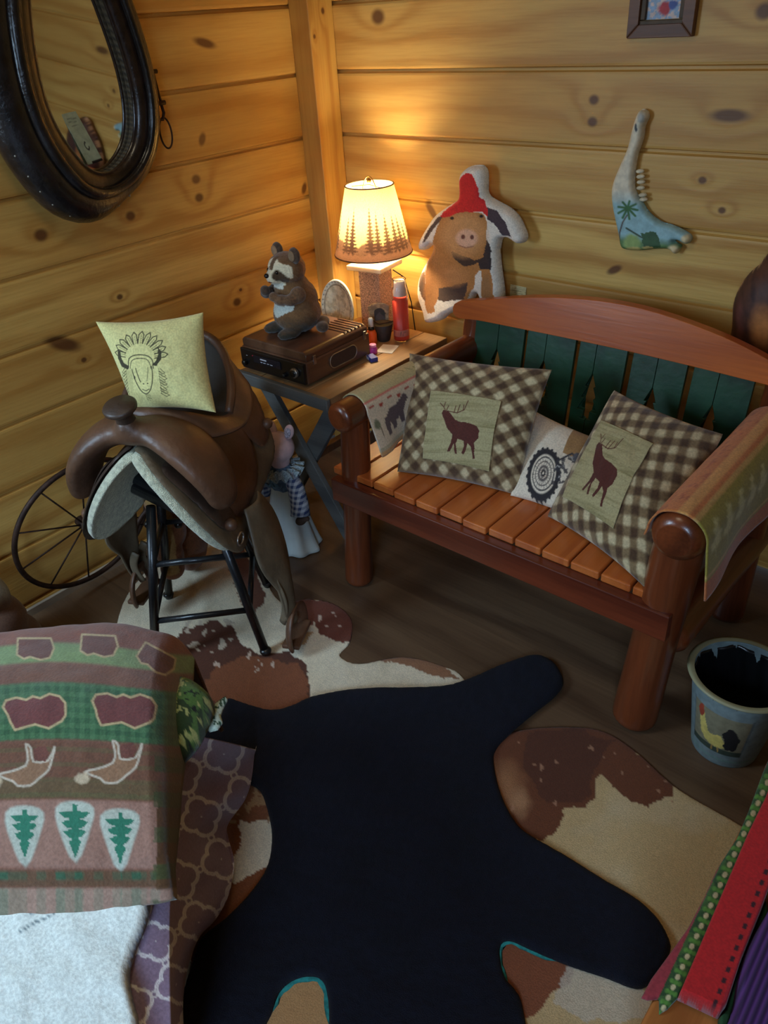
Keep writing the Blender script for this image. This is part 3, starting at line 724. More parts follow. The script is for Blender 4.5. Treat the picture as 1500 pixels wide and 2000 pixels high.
lathe('glass', [(.001, .002), (r - .003, .002), (r, .008), (r, .185), (r - .003, .193), (r - .005, .198), (r - .005, .222), (r - .003, .224), (r - .0045, .225), (r - .008, .222), (r - .008, .196), (r - .0035, .186), (r - .0035, .150)], (0, 0, 0), M_glass, jar, 40, inv=False)
lathe('frosted_neck', [(r - .0052, .166), (r - .0052, .186), (r - .009, .197), (r - .009, .219), (r - .0095, .219), (r - .0095, .196), (r - .0060, .186), (r - .0060, .166)], (0, 0, 0), simple('frosted_white', (244, 222, 206), .5, nz=10, var=.05, bmp=0), jar, 40, inv=False)
m, nt, bs = newmat('red_wax'); bs.inputs['Base Color'].default_value = (*lin((244, 84, 66)), 1); bs.inputs['Subsurface Weight'].default_value = .25; bs.inputs['Subsurface Radius'].default_value = (.02, .004, .003); bs.inputs['Roughness'].default_value = .25
lathe('wax', [(.001, .006), (r - .0045, .006), (r - .0038, .009), (r - .0038, .162), (.001, .160)], (0, 0, 0), m, jar, 40, inv=False)
th = np.linspace(R(-140), R(10), 40); zz = np.linspace(.022, .046, 12); TH, ZZ = np.meshgrid(th, zz, indexing='ij')
p = Paint((TH * 100).ravel(), (ZZ * 1000).ravel(), (190, 110, 96))
for x in (-96, -88, -80, -70): p.line([(x, 27), (x - 2, 42)], 1.6, (90, 70, 66))
p.line([(-64, 32), (-30, 32)], .8, (120, 80, 70)); p.line([(-64, 37), (-30, 37)], .8, (120, 80, 70))
sheet('label', np.stack([(r + .0008) * np.cos(TH), (r + .0008) * np.sin(TH), ZZ], -1), M_paint, None, p.c, .0004).parent = jar
# bear silhouette tealight holder
ct = on(744, 662, 2, .6)
tl = thing('tealight_holder', (ct[0] - .02, ct[1] + .02, .6), 'small rusty tin candle holder with a black bear silhouette in front of the lamp column', 'candle holder', rz=R(40)); tl.scale = (1.2, 1.2, 1.2)
def tinpaint(X, Y):
    p = Paint(X, Y, (176, 156, 122)); n = fbm(X * .12, Y * .12, 3); p.mix((n > .1) * .5, (110, 96, 76)); p.mix((n < -.25) * .5, (190, 176, 140))
    arch = ((np.abs(X - 2) < 17) & (Y < 62) & (Y > 14)) | (np.hypot((X - 2) / 17, (Y - 62) / 16) < 1); p.mix(arch * 1., (66, 60, 58)); p.poly([(-14, 14), (18, 14), (20, 40), (12, 58), (2, 66), (-6, 60), (-12, 50)], (88, 82, 80), 1.5, .2); p.poly([(4, 62), (16, 66), (22, 60), (12, 54)], (60, 62, 56))
    return p
inflated('tin_panel', [(-27, 8), (27, 8), (33, 84), (20, 92), (0, 96), (-20, 92), (-33, 84)], 1.5, lambda x, y, h: np.stack([x * .001, -h, y * .001 + .012], -1), .003, 6, M_paint, tl, tinpaint, inv=False)
lathe('cup', [(.001, 0), (.018, 0), (.020, .004), (.030, .052), (.028, .054), (.017, .008), (.001, .006)], (.012, -.034, 0), simple('dark_cup', (52, 44, 40), .6, nz=60), tl, 28, inv=False)
tube('rim_wire', [(-.034, -.004, .062), (.0, -.03, .050), (.05, -.028, .056)], .002, M_iron, tl, 8, inv=False)
# dropper bottle, pink pot, blue box, paper
cb = on(727, 672, 2, .6)
bt = thing('dropper_bottle', (cb[0], cb[1], .6), 'small orange bottle with a white cap beside the record player', 'bottle'); bt.scale = (1.25, 1.25, 1.2)
lathe('bottle_body', [(.001, 0), (.013, 0), (.015, .003), (.015, .034), (.012, .042), (.007, .046), (.001, .046)], (0, 0, 0), simple('orange_plastic', (236, 104, 40), .35, nz=10, var=.1, bmp=0), bt, 24, inv=False)
lathe('collar', [(.001, .046), (.009, .046), (.009, .056), (.001, .056)], (0, 0, 0), M_blk, bt, 20, inv=False)
lathe('cap', [(.001, .056), (.0085, .056), (.0075, .078), (.005, .082), (.001, .083)], (0, 0, 0), simple('white_cap', (206, 214, 216), .35, nz=10, var=.05, bmp=0), bt, 20, inv=False)
cb = on(729, 690, 2, .6)
pk = thing('polish_pot', (cb[0], cb[1], .6), 'small magenta pot in front of the orange bottle', 'pot')
lathe('pot_body', [(.001, 0), (.013, 0), (.0155, .004), (.0155, .018), (.012, .024), (.001, .025)], (0, 0, 0), simple('magenta_plastic', (196, 60, 160), .3, nz=8, var=.3, bmp=0), pk, 24, inv=False)
lathe('lid', [(.001, .025), (.013, .025), (.013, .032), (.011, .034), (.001, .034)], (0, 0, 0), simple('pink_lid', (240, 150, 200), .3, bmp=0), pk, 24, inv=False)
cb = on(727, 703, 2, .6)
bx = thing('blue_box', (cb[0], cb[1], .6), 'small blue box with a pale label at the corner of the record player', 'box', rz=R(-25))
box('carton', (0, 0, .0075), (.044, .026, .015), simple('blue_card', (52, 66, 158), .5, nz=10), bx, .0015); box('label', (-.008, -.0135, .0075), (.022, .001, .009), simple('pale_label', (190, 196, 210), .6), bx)
cb = on(757, 682, 2, .6)
tag(box('paper_slip', (cb[0], cb[1], .6015), (.062, .075, .0012), simple('white_paper', (238, 234, 228), .8, nz=10, var=.03, bmp=0), None, 0, Matrix.Rotation(R(20), 3, 'Z')), 'white slip of paper lying on the table in front of the candle holder', 'paper')

# ------------------------------------------------------------------ pig doll under the table
dl = thing('pig_doll', (.425, -.79, 0), 'pink cloth pig doll in a blue dress and long white apron under the table', 'doll', rz=R(8))
dl.scale = (1.14, 1.14, 1.16)
M_pink = simple('pink_cloth', (216, 182, 184), .9, nz=60, var=.1, sheen=.3)
blob('head', [((0, .0, .345), (.050, .048, .048)), ((-.022, -.026, .326), (.036, .038, .030)), ((-.036, -.050, .316), (.024, .022, .020)), ((0, 0, .30), (.03, .03, .03))], M_pink, dl, .004, 6)
for s, a in ((-.018, -18), (.046, 26)):
    rt = Matrix.Rotation(R(a), 3, 'Y'); ball('ear', (s, .006, .402), (.016, .009, .026), M_pink, dl, rt)
    if s > 0: ball('ear_lining', (s + .001, -.003, .402), (.011, .004, .019), simple('print_lining', (176, 170, 186), .9, nz=200, var=.5), dl, rt)
for x, y, z in ((-.012, -.060, .345), (-.050, -.038, .345)): ball('eye', (x, y, z), .0052, M_blk, dl, None, 2)
M_apron_ = simple('white_apron', (198, 208, 206), .9, nz=14, var=.06, sheen=.2); 
n = 90; th = np.linspace(0, 2 * math.pi, n, endpoint=False); zz = np.linspace(0, 1, 26); TH, ZZ = np.meshgrid(th, zz, indexing='ij')
RR = .098 - .062 * ZZ ** .8 + (1 - ZZ) * .006 * np.cos(TH * 9) + .004 * np.cos(TH * 4 + 1) * (1 - ZZ)
sheet('apron', np.stack([RR * np.cos(TH), RR * .85 * np.sin(TH), .004 + .235 * ZZ], -1), M_apron_, None, None, .003, wrapu=True).parent = dl
blob('torso', [((0, 0, .255), (.042, .036, .045)), ((0, 0, .22), (.045, .038, .04))], simple('denim', (92, 118, 146), .9, nz=120, var=.3), dl, .004, 3)
RR = .040 + .028 * ZZ + .007 * np.cos(TH * 14)
sheet('lace_collar', np.stack([RR * np.cos(TH), RR * np.sin(TH) - .004, .286 + .012 * ZZ * np.cos(TH * 14) - .018 * ZZ], -1), simple('blue_lace', (158, 180, 190), .9, nz=260, var=.5), None, None, .002, wrapu=True).parent = dl
def plaid(nm, c1, c2): 
    m, nt, bs = newmat(nm); v, ax = coords(nt); f = ((ax[0] * 420).sin().step(-.2, .2) + (ax[2] * 420).sin().step(-.2, .2)) * .5
    nt.links.new(mixc(nt, f, tuple(lin(c1)), tuple(lin(c2))), bs.inputs['Base Color']); bs.inputs['Roughness'].default_value = .9; return m
M_pl = plaid('blue_plaid', (180, 188, 200), (52, 70, 112))
tube('sleeve', [(.036, -.006, .268), (.062, -.016, .225), (.076, -.026, .180), (.082, -.036, .150)], [.022, .026, .028, .030], M_pl, dl, 16, inv=False)
tube('sleeve', [(-.036, -.006, .265), (-.058, -.02, .225), (-.066, -.034, .185)], [.022, .026, .026], M_pl, dl, 16, inv=False)
blob('hand', [((.090, -.046, .140), (.016, .020, .014)), ((.105, -.040, .148), (.014, .010, .008))], simple('dark_mitt', (66, 52, 44), .9), dl, .004, 2)
blob('hand', [((-.070, -.046, .165), (.014, .016, .014))], M_pink, dl, .004, 2)
for s in (-1, 1): tube('bow', [(.0, -.05, .252), (s * .016, -.058, .262), (s * .026, -.056, .244), (s * .010, -.054, .238), (0, -.05, .25)], .005, simple('blue_ribbon', (96, 136, 168), .8), dl, 10, inv=False)
tube('candy_cane', [(-.072, -.070, .185), (-.060, -.078, .145), (-.048, -.086, .105), (-.046, -.088, .085), (-.060, -.086, .074), (-.072, -.080, .086)], .006, plaid('red_white_stripe', (220, 205, 200), (150, 50, 50)), dl, 12, inv=False)

# ------------------------------------------------------------------ pig cut-out pillow on the back wall
def q3(p): return [(x, y) for x, y in p]
PIG = [(1070, 150), (1010, 155), (962, 190), (942, 240), (945, 340), (930, 385), (860, 430), (780, 490), (730, 560), (684, 640), (665, 690), (675, 730), (712, 732), (765, 690), (765, 740), (725, 810), (690, 880), (668, 950), (663, 1030), (680, 1100), (703, 1160), (720, 1225), (765, 1235), (832, 1215), (872, 1180), (930, 1150), (1010, 1120), (1045, 1075), (1060, 1035), (1080, 1030), (1100, 1075), (1115, 1140), (1140, 1215), (1230, 1220), (1255, 1100), (1250, 1000), (1235, 900), (1218, 760), (1225, 690), (1240, 652), (1290, 650), (1350, 688), (1393, 680), (1408, 640), (1390, 590), (1350, 510), (1290, 450), (1200, 400), (1145, 365), (1127, 320), (1128, 240), (1120, 185), (1100, 158)]
def z3(x, y): return 640 + x / 3.571, 280 + y / 3.571
def pigmap(X, Y, h):
    px, py = z3(X, Y); P = onv(px, py, 1, -.045); dn = RM.T @ np.array([0, 0, 1.])
    P[..., 1] = -.045 - h - (1.17 - P[..., 2]) * .03; return P
def pigpaint(X, Y):
    p = Paint(X, Y, (226, 218, 204)); br = (176, 120, 66)
    p.poly(smooth([(850, 500), (800, 620), (765, 760), (745, 880), (735, 990), (740, 1080), (760, 1150), (805, 1145), (830, 1060), (1030, 1060), (1095, 900), (1130, 860), (1130, 1000), (1150, 1090), (1215, 1090), (1210, 980), (1190, 850), (1160, 700), (1160, 520), (1100, 460), (920, 460)], 2), br, 10, .02)
    p.poly([(700, 890), (735, 860), (745, 1080), (715, 1040), (692, 970)], (96, 74, 60), 6, .03)
    p.poly([(1165, 640), (1190, 700), (1195, 855), (1120, 850), (1100, 790), (1140, 770)], (58, 46, 46), 8, .03)
    p.poly([(835, 990), (1035, 940), (1015, 1060), (835, 1070)], (74, 56, 50), 10, .04); p.poly([(920, 730), (1000, 760), (1080, 790), (1150, 770), (1090, 820), (1000, 830), (930, 770)], (70, 50, 40), 8, .04)
    p.poly([(840, 520), (870, 470), (820, 500), (770, 560), (735, 620), (722, 670), (735, 668), (780, 600)], (86, 66, 58), 5, .04); p.poly([(1160, 420), (1240, 460), (1300, 540), (1330, 630), (1270, 620), (1215, 540), (1165, 510)], (70, 58, 66), 6, .04)
    p.ell(1000, 610, 150, 150, (196, 144, 92), .5, 8, .02); p.ell(770, 920, 40, 190, (160, 106, 54), .6, 12, .03, .8); p.ell(1165, 990, 36, 110, (158, 112, 70), .5, 8, .03, .8); p.ell(940, 900, 90, 70, (190, 132, 78), .6, 10, .03, .8)
    p.ell(1025, 640, 76, 62, (214, 170, 142), .3); p.ell(1000, 630, 14, 16, (110, 64, 52), .4); p.ell(1062, 632, 13, 16, (110, 64, 52), .4); p.line([(975, 690), (1020, 705), (1070, 695)], 5, (150, 100, 80))
    p.ell(922, 502, 14, 11, (40, 30, 30), .4); p.ell(1125, 488, 14, 11, (40, 30, 30), .4)
    p.poly(smooth([(1040, 190), (990, 205), (955, 260), (942, 320), (940, 380), (890, 430), (840, 490), (900, 495), (960, 465), (1060, 460), (1130, 460), (1170, 490), (1165, 430), (1140, 385), (1105, 350), (1095, 290), (1075, 230)], 2), (206, 40, 40), 6, .05)
    return p.noise(.03, .10, 3)
t = thing('pig_cushion', tuple(on(935, 480, 1, -.05)), 'cut-out cushion printed with a brown pig in a red hat on the back wall', 'cushion')
inflated('printed_cover', smooth(PIG, 3), 5, pigmap, .040, 42, M_attr, t, pigpaint)

# ------------------------------------------------------------------ painted jawbone
def z4(x, y): return 1000 + x / 2.857, y / 2.857
JAW = [(735, 607), (712, 625), (690, 680), (672, 750), (655, 820), (625, 890), (590, 970), (570, 1030), (565, 1090), (575, 1170), (590, 1240), (605, 1310), (617, 1370), (650, 1390), (720, 1396), (800, 1386), (880, 1386), (905, 1406), (925, 1412), (945, 1388), (950, 1366), (922, 1352), (912, 1338), (938, 1338), (965, 1354), (990, 1356), (1008, 1330), (1000, 1305), (950, 1275), (890, 1250), (850, 1240), (800, 1210), (760, 1170), (735, 1130), (705, 1085), (690, 1040), (690, 990), (695, 930), (710, 850), (738, 770), (748, 700), (768, 655), (764, 620)]
def jawmap(X, Y, h):
    px, py = z4(X, Y); P = onv(px, py, 1, -.012); P[..., 1] = -.012 - h; return P
def jawpaint(X, Y):
    p = Paint(X, Y, (222, 212, 186)); p.mix((Y - 1050) / 90 + .15 * fbm(X * .02, Y * .02, 1), (150, 190, 196)); p.mix((Y - 1290 - .1 * (X - 600)) / 40, (96, 132, 84))
    p.ell(690, 1345, 44, 50, (150, 176, 104), .4, 8, .05); p.ell(700, 1380, 40, 14, (196, 180, 110), .5, 6, .05); p.ell(780, 1370, 30, 10, (196, 176, 110), .5, 6, .05)
    for k in range(9):
        a = k * .7; p.line([(668, 1150), (668 + 55 * math.cos(a), 1150 + 50 * math.sin(a) + 12)], 9, (56, 104, 52))
    p.line([(665, 1190), (640, 1230), (622, 1290), (615, 1350)], 6, (86, 72, 60)); p.line([(660, 1262), (740, 1310), (820, 1345)], 7, (60, 80, 60)); p.poly([(740, 1290), (830, 1280), (850, 1370), (760, 1360)], (58, 92, 58), 12, .05)
    p.ell(915, 1385, 30, 26, (222, 206, 160), .5); p.ell(985, 1325, 22, 22, (222, 206, 160), .6); p.ell(715, 705, 7, 24, (60, 66, 70), .4, 4, .1); p.ell(740, 650, 18, 30, (170, 168, 158), .5, 5, .1); p.mix((X > 880) * (Y > 1320) * .0, (0, 0, 0))
    return p
t = thing('jawbone', tuple(on(1250, 400, 1, -.01)), 'painted animal jawbone with palm tree scene hanging on the back wall', 'jawbone')
inflated('bone', smooth(JAW, 3), 4, jawmap, .026, 26, M_paint, t, jawpaint)
M_tooth = simple('tooth', (214, 200, 168), .5, nz=60)
for (x, y, w) in [(715, 955, 26), (718, 985, 26), (720, 1015, 27), (718, 1048, 26), (730, 1088, 26), (735, 1112, 28)]:
    c = on(*z4(x, y), 1, -.018); ball('tooth', local(t, c), (.0125, .008, .0060), M_tooth, t, Matrix.Rotation(R(-8), 3, 'Y'))

# ------------------------------------------------------------------ other things on the back wall
M_frame = wood('frame_wood', (124, 82, 54), (86, 52, 34), 0, .5, 60, .2, None, 0, (), 2)
fr = thing('picture_frame', (1.26, 0, 1.60), 'dark wooden picture frame at the top of the back wall', 'picture')
def fr_piece(n, a, b, c, d, y): prism(n, [a, b, c, d], lambda x, z, h: np.stack([x, -h, z], -1), 0, y, M_frame, fr, .003, inv=False)
w, h_ = .088, .090; iw = .030
fr_piece('frame_rail', (-w, -h_), (w, -h_), (w - iw, -h_ + iw), (-w + iw, -h_ + iw), .022); fr_piece('frame_rail', (-w, h_), (w, h_), (w - iw, h_ - iw), (-w + iw, h_ - iw), .022)
fr_piece('frame_stile', (-w, -h_), (-w, h_), (-w + iw, h_ - iw), (-w + iw, -h_ + iw), .022); fr_piece('frame_stile', (w, -h_), (w, h_), (w - iw, h_ - iw), (w - iw, -h_ + iw), .022)
ft = B(); 
for x, z, sx, sz in ((0, -.058, .128, .014), (0, .058, .128, .014), (-.052, 0, .014, .10), (.052, 0, .014, .10)): bbox(ft, (x, -.008, z), (sx, .012, sz))
done('inner_mount', ft, simple('dark_mount', (84, 66, 46), .6), fr, .002)
def pic(X, Y):
    p = Paint(X, Y, (150, 176, 206)); n = fbm(X * .12, Y * .12, 8); p.mix((n > .1) * 1., (216, 196, 190)); p.ell(0, -28, 16, 14, (186, 50, 60), .4, 5, .1); p.ell(22, -20, 12, 10, (70, 90, 160), .4, 5, .1); return p
inflated('print', [(-46, -50), (46, -50), (46, 50), (-46, 50)], 2, lambda x, y, h: np.stack([x * .001, -.004 - h, y * .001], -1), .001, 3, M_paint, fr, pic, inv=False)
cc = on(1012, 572, 1, 0)
cd_ = thing('wall_card', (cc[0], 0, cc[2]), 'small cream card pinned to the back wall behind the pig cushion', 'card')
def card(X, Y):
    p = Paint(X, Y, (214, 200, 150)); n = fbm(X * .1, Y * .2, 5); p.mix((n > .15) * .5, (168, 150, 100))
    for k in range(5): p.line([(-24, 14 - k * 7), (20 - 6 * (k % 2), 14 - k * 7)], .8, (130, 112, 74))
    return p
inflated('card_face', [(-32, -24), (32, -26), (33, 24), (-31, 26)], 1.5, lambda x, y, h: np.stack([x * .001, -.002 - h, y * .001], -1), .0012, 3, M_paint, cd_, card, inv=False)
# domed plaque at the right
def plq(X, Y, h):
    P = onv(1300 + X / 6.667, 450 + Y / 6.667, 1, -.02); P[..., 1] = -.02 - h; return P
PL = smooth([(1333, 300), (1240, 430), (1130, 520), (1020, 650), (940, 800), (895, 950), (885, 1150), (870, 1300), (840, 1400), (815, 1460), (860, 1560), (1000, 1640), (1180, 1700), (1400, 1740), (1700, 1700), (2000, 1560), (2200, 1300), (2250, 1000), (2150, 650), (1900, 380), (1600, 260), (1450, 250)], 3)
def plqp(X, Y):
    p = Paint(X, Y, (84, 52, 42)); n = fbm(X * .012, Y * .004, 4); p.mix((n + .1) * 1.5, (56, 34, 34)); p.ell(1380, 1180, 150, 260, (190, 120, 60), .9, 20, .01, .9); p.ell(1050, 1100, 60, 260, (110, 66, 58), .8, 20, .01, .7)  # brown streaks, plus a soft orange highlight painted into the colour
    d = pdist(PL, X, Y, True); p.mix((26 - d) / 14 * (fbm(X * .01, Y * .01, 7) > -.05), (196, 150, 110)); p.poly([(1210, 1660), (1333, 1720), (1400, 1690), (1300, 1640)], (170, 150, 140)); return p
t = thing('wall_plaque', tuple(on(1540, 620, 1, -.02)), 'large domed brown hide-like plaque at the right end above the bench', 'plaque')
inflated('domed_face', PL, 22, plq, .075, 520, M_paint, t, plqp)

# ------------------------------------------------------------------ horse collar mirror on the left wall
hc = thing('horse_collar_mirror', (.03, -.96, 1.5), 'black leather horse collar framing a mirror on the left wall', 'mirror')
tl_ = math.tan(R(4))
def cw(y, z, d): return (.018 + d + (z - 1.2) * tl_ , y, z)      # leans out at the top
ins = [(-.965, 1.262), (-.905, 1.285), (-.856, 1.338), (-.832, 1.42), (-.834, 1.53), (-.866, 1.68), (-.91, 1.82), (-.98, 1.93), (-1.05, 1.82), (-1.10, 1.68), (-1.12, 1.53), (-1.11, 1.42), (-1.075, 1.335), (-1.03, 1.280)]
ins = smooth([(y, z) for y, z in ins], 5)
nrm = np.gradient(np.concatenate([ins[-2:], ins, ins[:2]]), axis=0)[2:-2]; nrm = np.stack([nrm[:, 1], -nrm[:, 0]], 1); nrm /= np.linalg.norm(nrm, axis=1)[:, None]
cen = ins.mean(0)
if ((ins + nrm * .01 - cen) ** 2).sum() < ((ins - cen) ** 2).sum(): nrm = -nrm
M_lea = simple('black_leather', (26, 25, 28), .28, nz=26, var=.5, bmp=.0015, coat=.35)
M_lea2 = simple('brown_black_leather', (44, 33, 29), .3, nz=30, var=.5, bmp=.001, coat=.4)
def ring(off, d): q = ins + nrm * np.broadcast_to(off, (len(ins),))[:, None]; return [cw(y, z, e) for (y, z), e in zip(q, np.broadcast_to(d, (len(ins),)))]
def collar_tube(name, off, d, rad, mat, n=20, flat=None): return tube(name, ring(off, d), rad, mat, hc, n, closed=True, flatten=flat, up=(1, 0, 0))
kL = np.clip((-.93 - ins[:, 0]) / .14, 0, 1); kL = kL * kL * (3 - 2 * kL)
collar_tube('inner_pad', .022 + .006 * kL, .040 + .012 * kL, .020 + .010 * kL, M_lea2, 20, (1.5, 1))
collar_tube('outer_pad', .046 + .050 * kL, .034 + .014 * kL, .031 + .030 * kL, M_lea, 24, (1, 1))
collar_tube('rim_roll', .034 + .02 * kL, .070 + .026 * kL, .012 + .008 * kL, M_lea, 18)
m, nt, bs = newmat('woven_lining'); v, ax = coords(nt)
f = ((ax[2] * 420 + ax[1] * 300).sin() * .5 + .5); nt.links.new(mixc(nt, f, tuple(lin((96, 92, 74))), tuple(lin((62, 60, 52)))), bs.inputs['Base Color']); bs.inputs['Roughness'].default_value = .5; bump(nt, bs, f, .001)
collar_tube('woven_lining', .006, .022, .010, m, 12, (1.6, 1))
M_stud = simple('pale_stud', (150, 150, 140), .4, .6)
for i in range(0, len(ins), 2):
    if ins[i, 1] < 1.42 and ins[i, 0] < -.92:
        y, z = ins[i] + nrm[i] * (.072 + .072 * kL[i]); ball('stud', local(hc, cw(y, z, .055 + .03 * kL[i])), (.0035,) * 3, M_stud, hc, None, 1)
# mirror glass
q = ins + nrm * .012; V = [cw(y, z, .012) for y, z in q]; M_mir, nt, bs = newmat('mirror_glass'); bs.inputs['Metallic'].default_value = 1; bs.inputs['Roughness'].default_value = .03; bs.inputs['Base Color'].default_value = (.93, .93, .92, 1)
bk = [tuple(np.array(v) - (.006, 0, 0)) for v in V]; n = len(V)
put('mirror_glass', V + bk, [tuple(range(n)), tuple(range(n, 2 * n))[::-1]] + [(i, (i + 1) % n, n + (i + 1) % n, n + i)[::-1] for i in range(n)], M_mir, hc, smooth_=False)
cp = [on(x, y, 0, .045) for x, y in ((118, 222), (146, 214), (201, 313), (172, 323))]
tg = thing('hang_tag', tuple(np.mean(cp, 0)), 'pale green card leaning in the lower left of the collar mirror', 'card')
def tagp(X, Y):
    p = Paint(X, Y, (168, 184, 158)); p.line([(20, 88), (80, 86)], 1.5, (120, 132, 116)); p.line([(20, 82), (70, 80)], 1.2, (120, 132, 116)); p.line([(25, 74), (75, 73)], 1.2, (126, 138, 120))
    d = np.abs(np.hypot(X - 52, (Y - 34) * 1.6) - 11); p.mix(np.where((X < 56) | (Y < 34), (3.2 - d), 0), (50, 52, 52)); p.mix(((Y < 5) & (X > 30)) * 1., (40, 34, 32)); return p
cpn = np.array(cp)
def tmap(X, Y, h):
    a = (X / 100)[:, None]; b = (Y / 100)[:, None]; return cpn[3] * (1 - a) * (1 - b) + cpn[2] * a * (1 - b) + cpn[1] * a * b + cpn[0] * (1 - a) * b + h[:, None] * np.array([1, 0, 0])
inflated('card_face', [(0, 0), (100, 0), (100, 100), (0, 100)], 2, tmap, .0012, 3, M_paint, tg, tagp)
# hame ironwork
pts = [on(285, 140, 0, .055), on(296, 145, 0, .055)]
tube('hame_bolt', [on(285, 141, 0, .05), on(306, 139, 0, .05)], .006, M_iron, hc, 10)
tube('hame_link', [on(299, 142, 0, .05), on(310, 185, 0, .05), on(316, 203, 0, .05)], .0042, M_iron, hc, 10)
tube('hame_bolt', [on(303, 203, 0, .05), on(322, 200, 0, .05)], .0065, M_iron, hc, 10)
tube('hame_hook', [on(315, 205, 0, .05), on(320, 220, 0, .05), on(318, 234, 0, .05), on(310, 234, 0, .05), on(310, 226, 0, .05)], .0045, M_iron, hc, 10)
tube('hame_strap', [on(263, 70, 0, .05), on(273, 90, 0, .055), on(276, 108, 0, .05)], .004, M_iron, hc, 10)
cr = on(324, 260, 0, .045); tube('iron_ring', [cr + np.array([0, .021 * math.cos(t) , .042 * math.sin(t)]) for t in np.linspace(0, 2 * math.pi, 40, endpoint=False)], .0028, M_iron, hc, 8, closed=True, up=(1, 0, 0))

# ------------------------------------------------------------------ iron bar stool
stl = thing('bar_stool', (.55, -1.255, .006), 'black metal bar stool carrying the brown saddle', 'stool', rz=R(2))
sq = [(.235, .0), (0, .235), (-.235, 0), (0, -.235)]; st_top = [(.11, 0), (0, .11), (-.11, 0), (0, -.11)]; HS = .53
for (x, y), (a, b) in zip(sq, st_top):
    tube('leg', [(x, y, 0), (a, b, HS - .02)], .0135, M_black, stl, 14, inv=False); ball('foot', (x, y, .012), (.018, .018, .012), M_black, stl)
def legp(i, z): t = z / (HS - .02); return tuple(np.array(sq[i]) * (1 - t) + np.array(st_top[i]) * t) + (z,)
for z in (.155, .335):
    for i in range(4): tube('rung', [legp(i, z), legp((i + 1) % 4, z)], .009, M_black, stl, 12, inv=False)
box('seat', (0, 0, HS), (.21, .21, .035), M_black, stl, .01); box('seat_pad', (0, 0, HS + .030), (.20, .20, .028), simple('dark_seat_pad', (22, 26, 32), .5), stl, .01)

# ------------------------------------------------------------------ western saddle
SA = R(28)
sd = thing('saddle', (.545, -1.245, 0), 'worn brown leather western saddle with white fleece lining resting on the stool', 'saddle', rz=SA)
sd_m = np.array(o_matrix(sd))
def tow(P): P = np.asarray(P, float); return P @ sd_m[:3, :3].T + sd_m[:3, 3]
ZR = .735                                             # ridge of the bars
def sS(a, b, off):                                    # saddle surface: a signed arc length across, b fore-aft (- front)
    s = np.sign(a); t = np.abs(a)
    l = .190 * np.sin(np.clip(t / .40, 0, 1.3) * 1.25) / math.sin(1.25); z = ZR - .30 * (t / .36) ** 1.35 * 1.0
    l = l + .035 * np.clip(-b / .2, 0, 1) * (t / .36) ** 2
    z = z + .18 * b ** 2
    eps = 1e-3
    dl = .190 * 1.25 / .40 * np.cos(np.clip(t / .40, 0, 1.3) * 1.25) / math.sin(1.25); dz = -.30 * 1.35 / .36 * (t / .36 + 1e-6) ** .35
    nl = -dz; nz = dl; L = np.hypot(nl, nz) + 1e-9; nl /= L; nz /= L
    return tow(np.stack([s * (l + nl * off), b, z + nz * off], -1))
def leather(name, rgb, rough=.42, var=.3):
    m, nt, bs = newmat(name); v, ax = coords(nt); n = noise(nt, v, 7, 5, .6); c = np.array(lin(rgb))
    nt.links.new(mixc(nt, n.step(.32, .68), tuple(c * (1 - var)), tuple(np.minimum(c * (1 + var), 1))), bs.inputs['Base Color'])
    bs.inputs['Roughness'].default_value = rough; bs.inputs['Coat Weight'].default_value = .15; bs.inputs['Coat Roughness'].default_value = .3
    bump(nt, bs, noise(nt, v, 90, 4) * .6 + n * 1.5, .002); return m
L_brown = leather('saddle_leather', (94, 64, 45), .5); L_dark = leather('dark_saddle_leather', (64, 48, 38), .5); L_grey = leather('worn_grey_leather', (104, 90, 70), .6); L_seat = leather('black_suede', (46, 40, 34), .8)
M_wool = simple('fleece_lining', (196, 196, 168), .95, nz=90, var=.22, bmp=.004, sheen=.4)
smap = lambda off: (lambda a, b, h: sS(a, b, h + off))
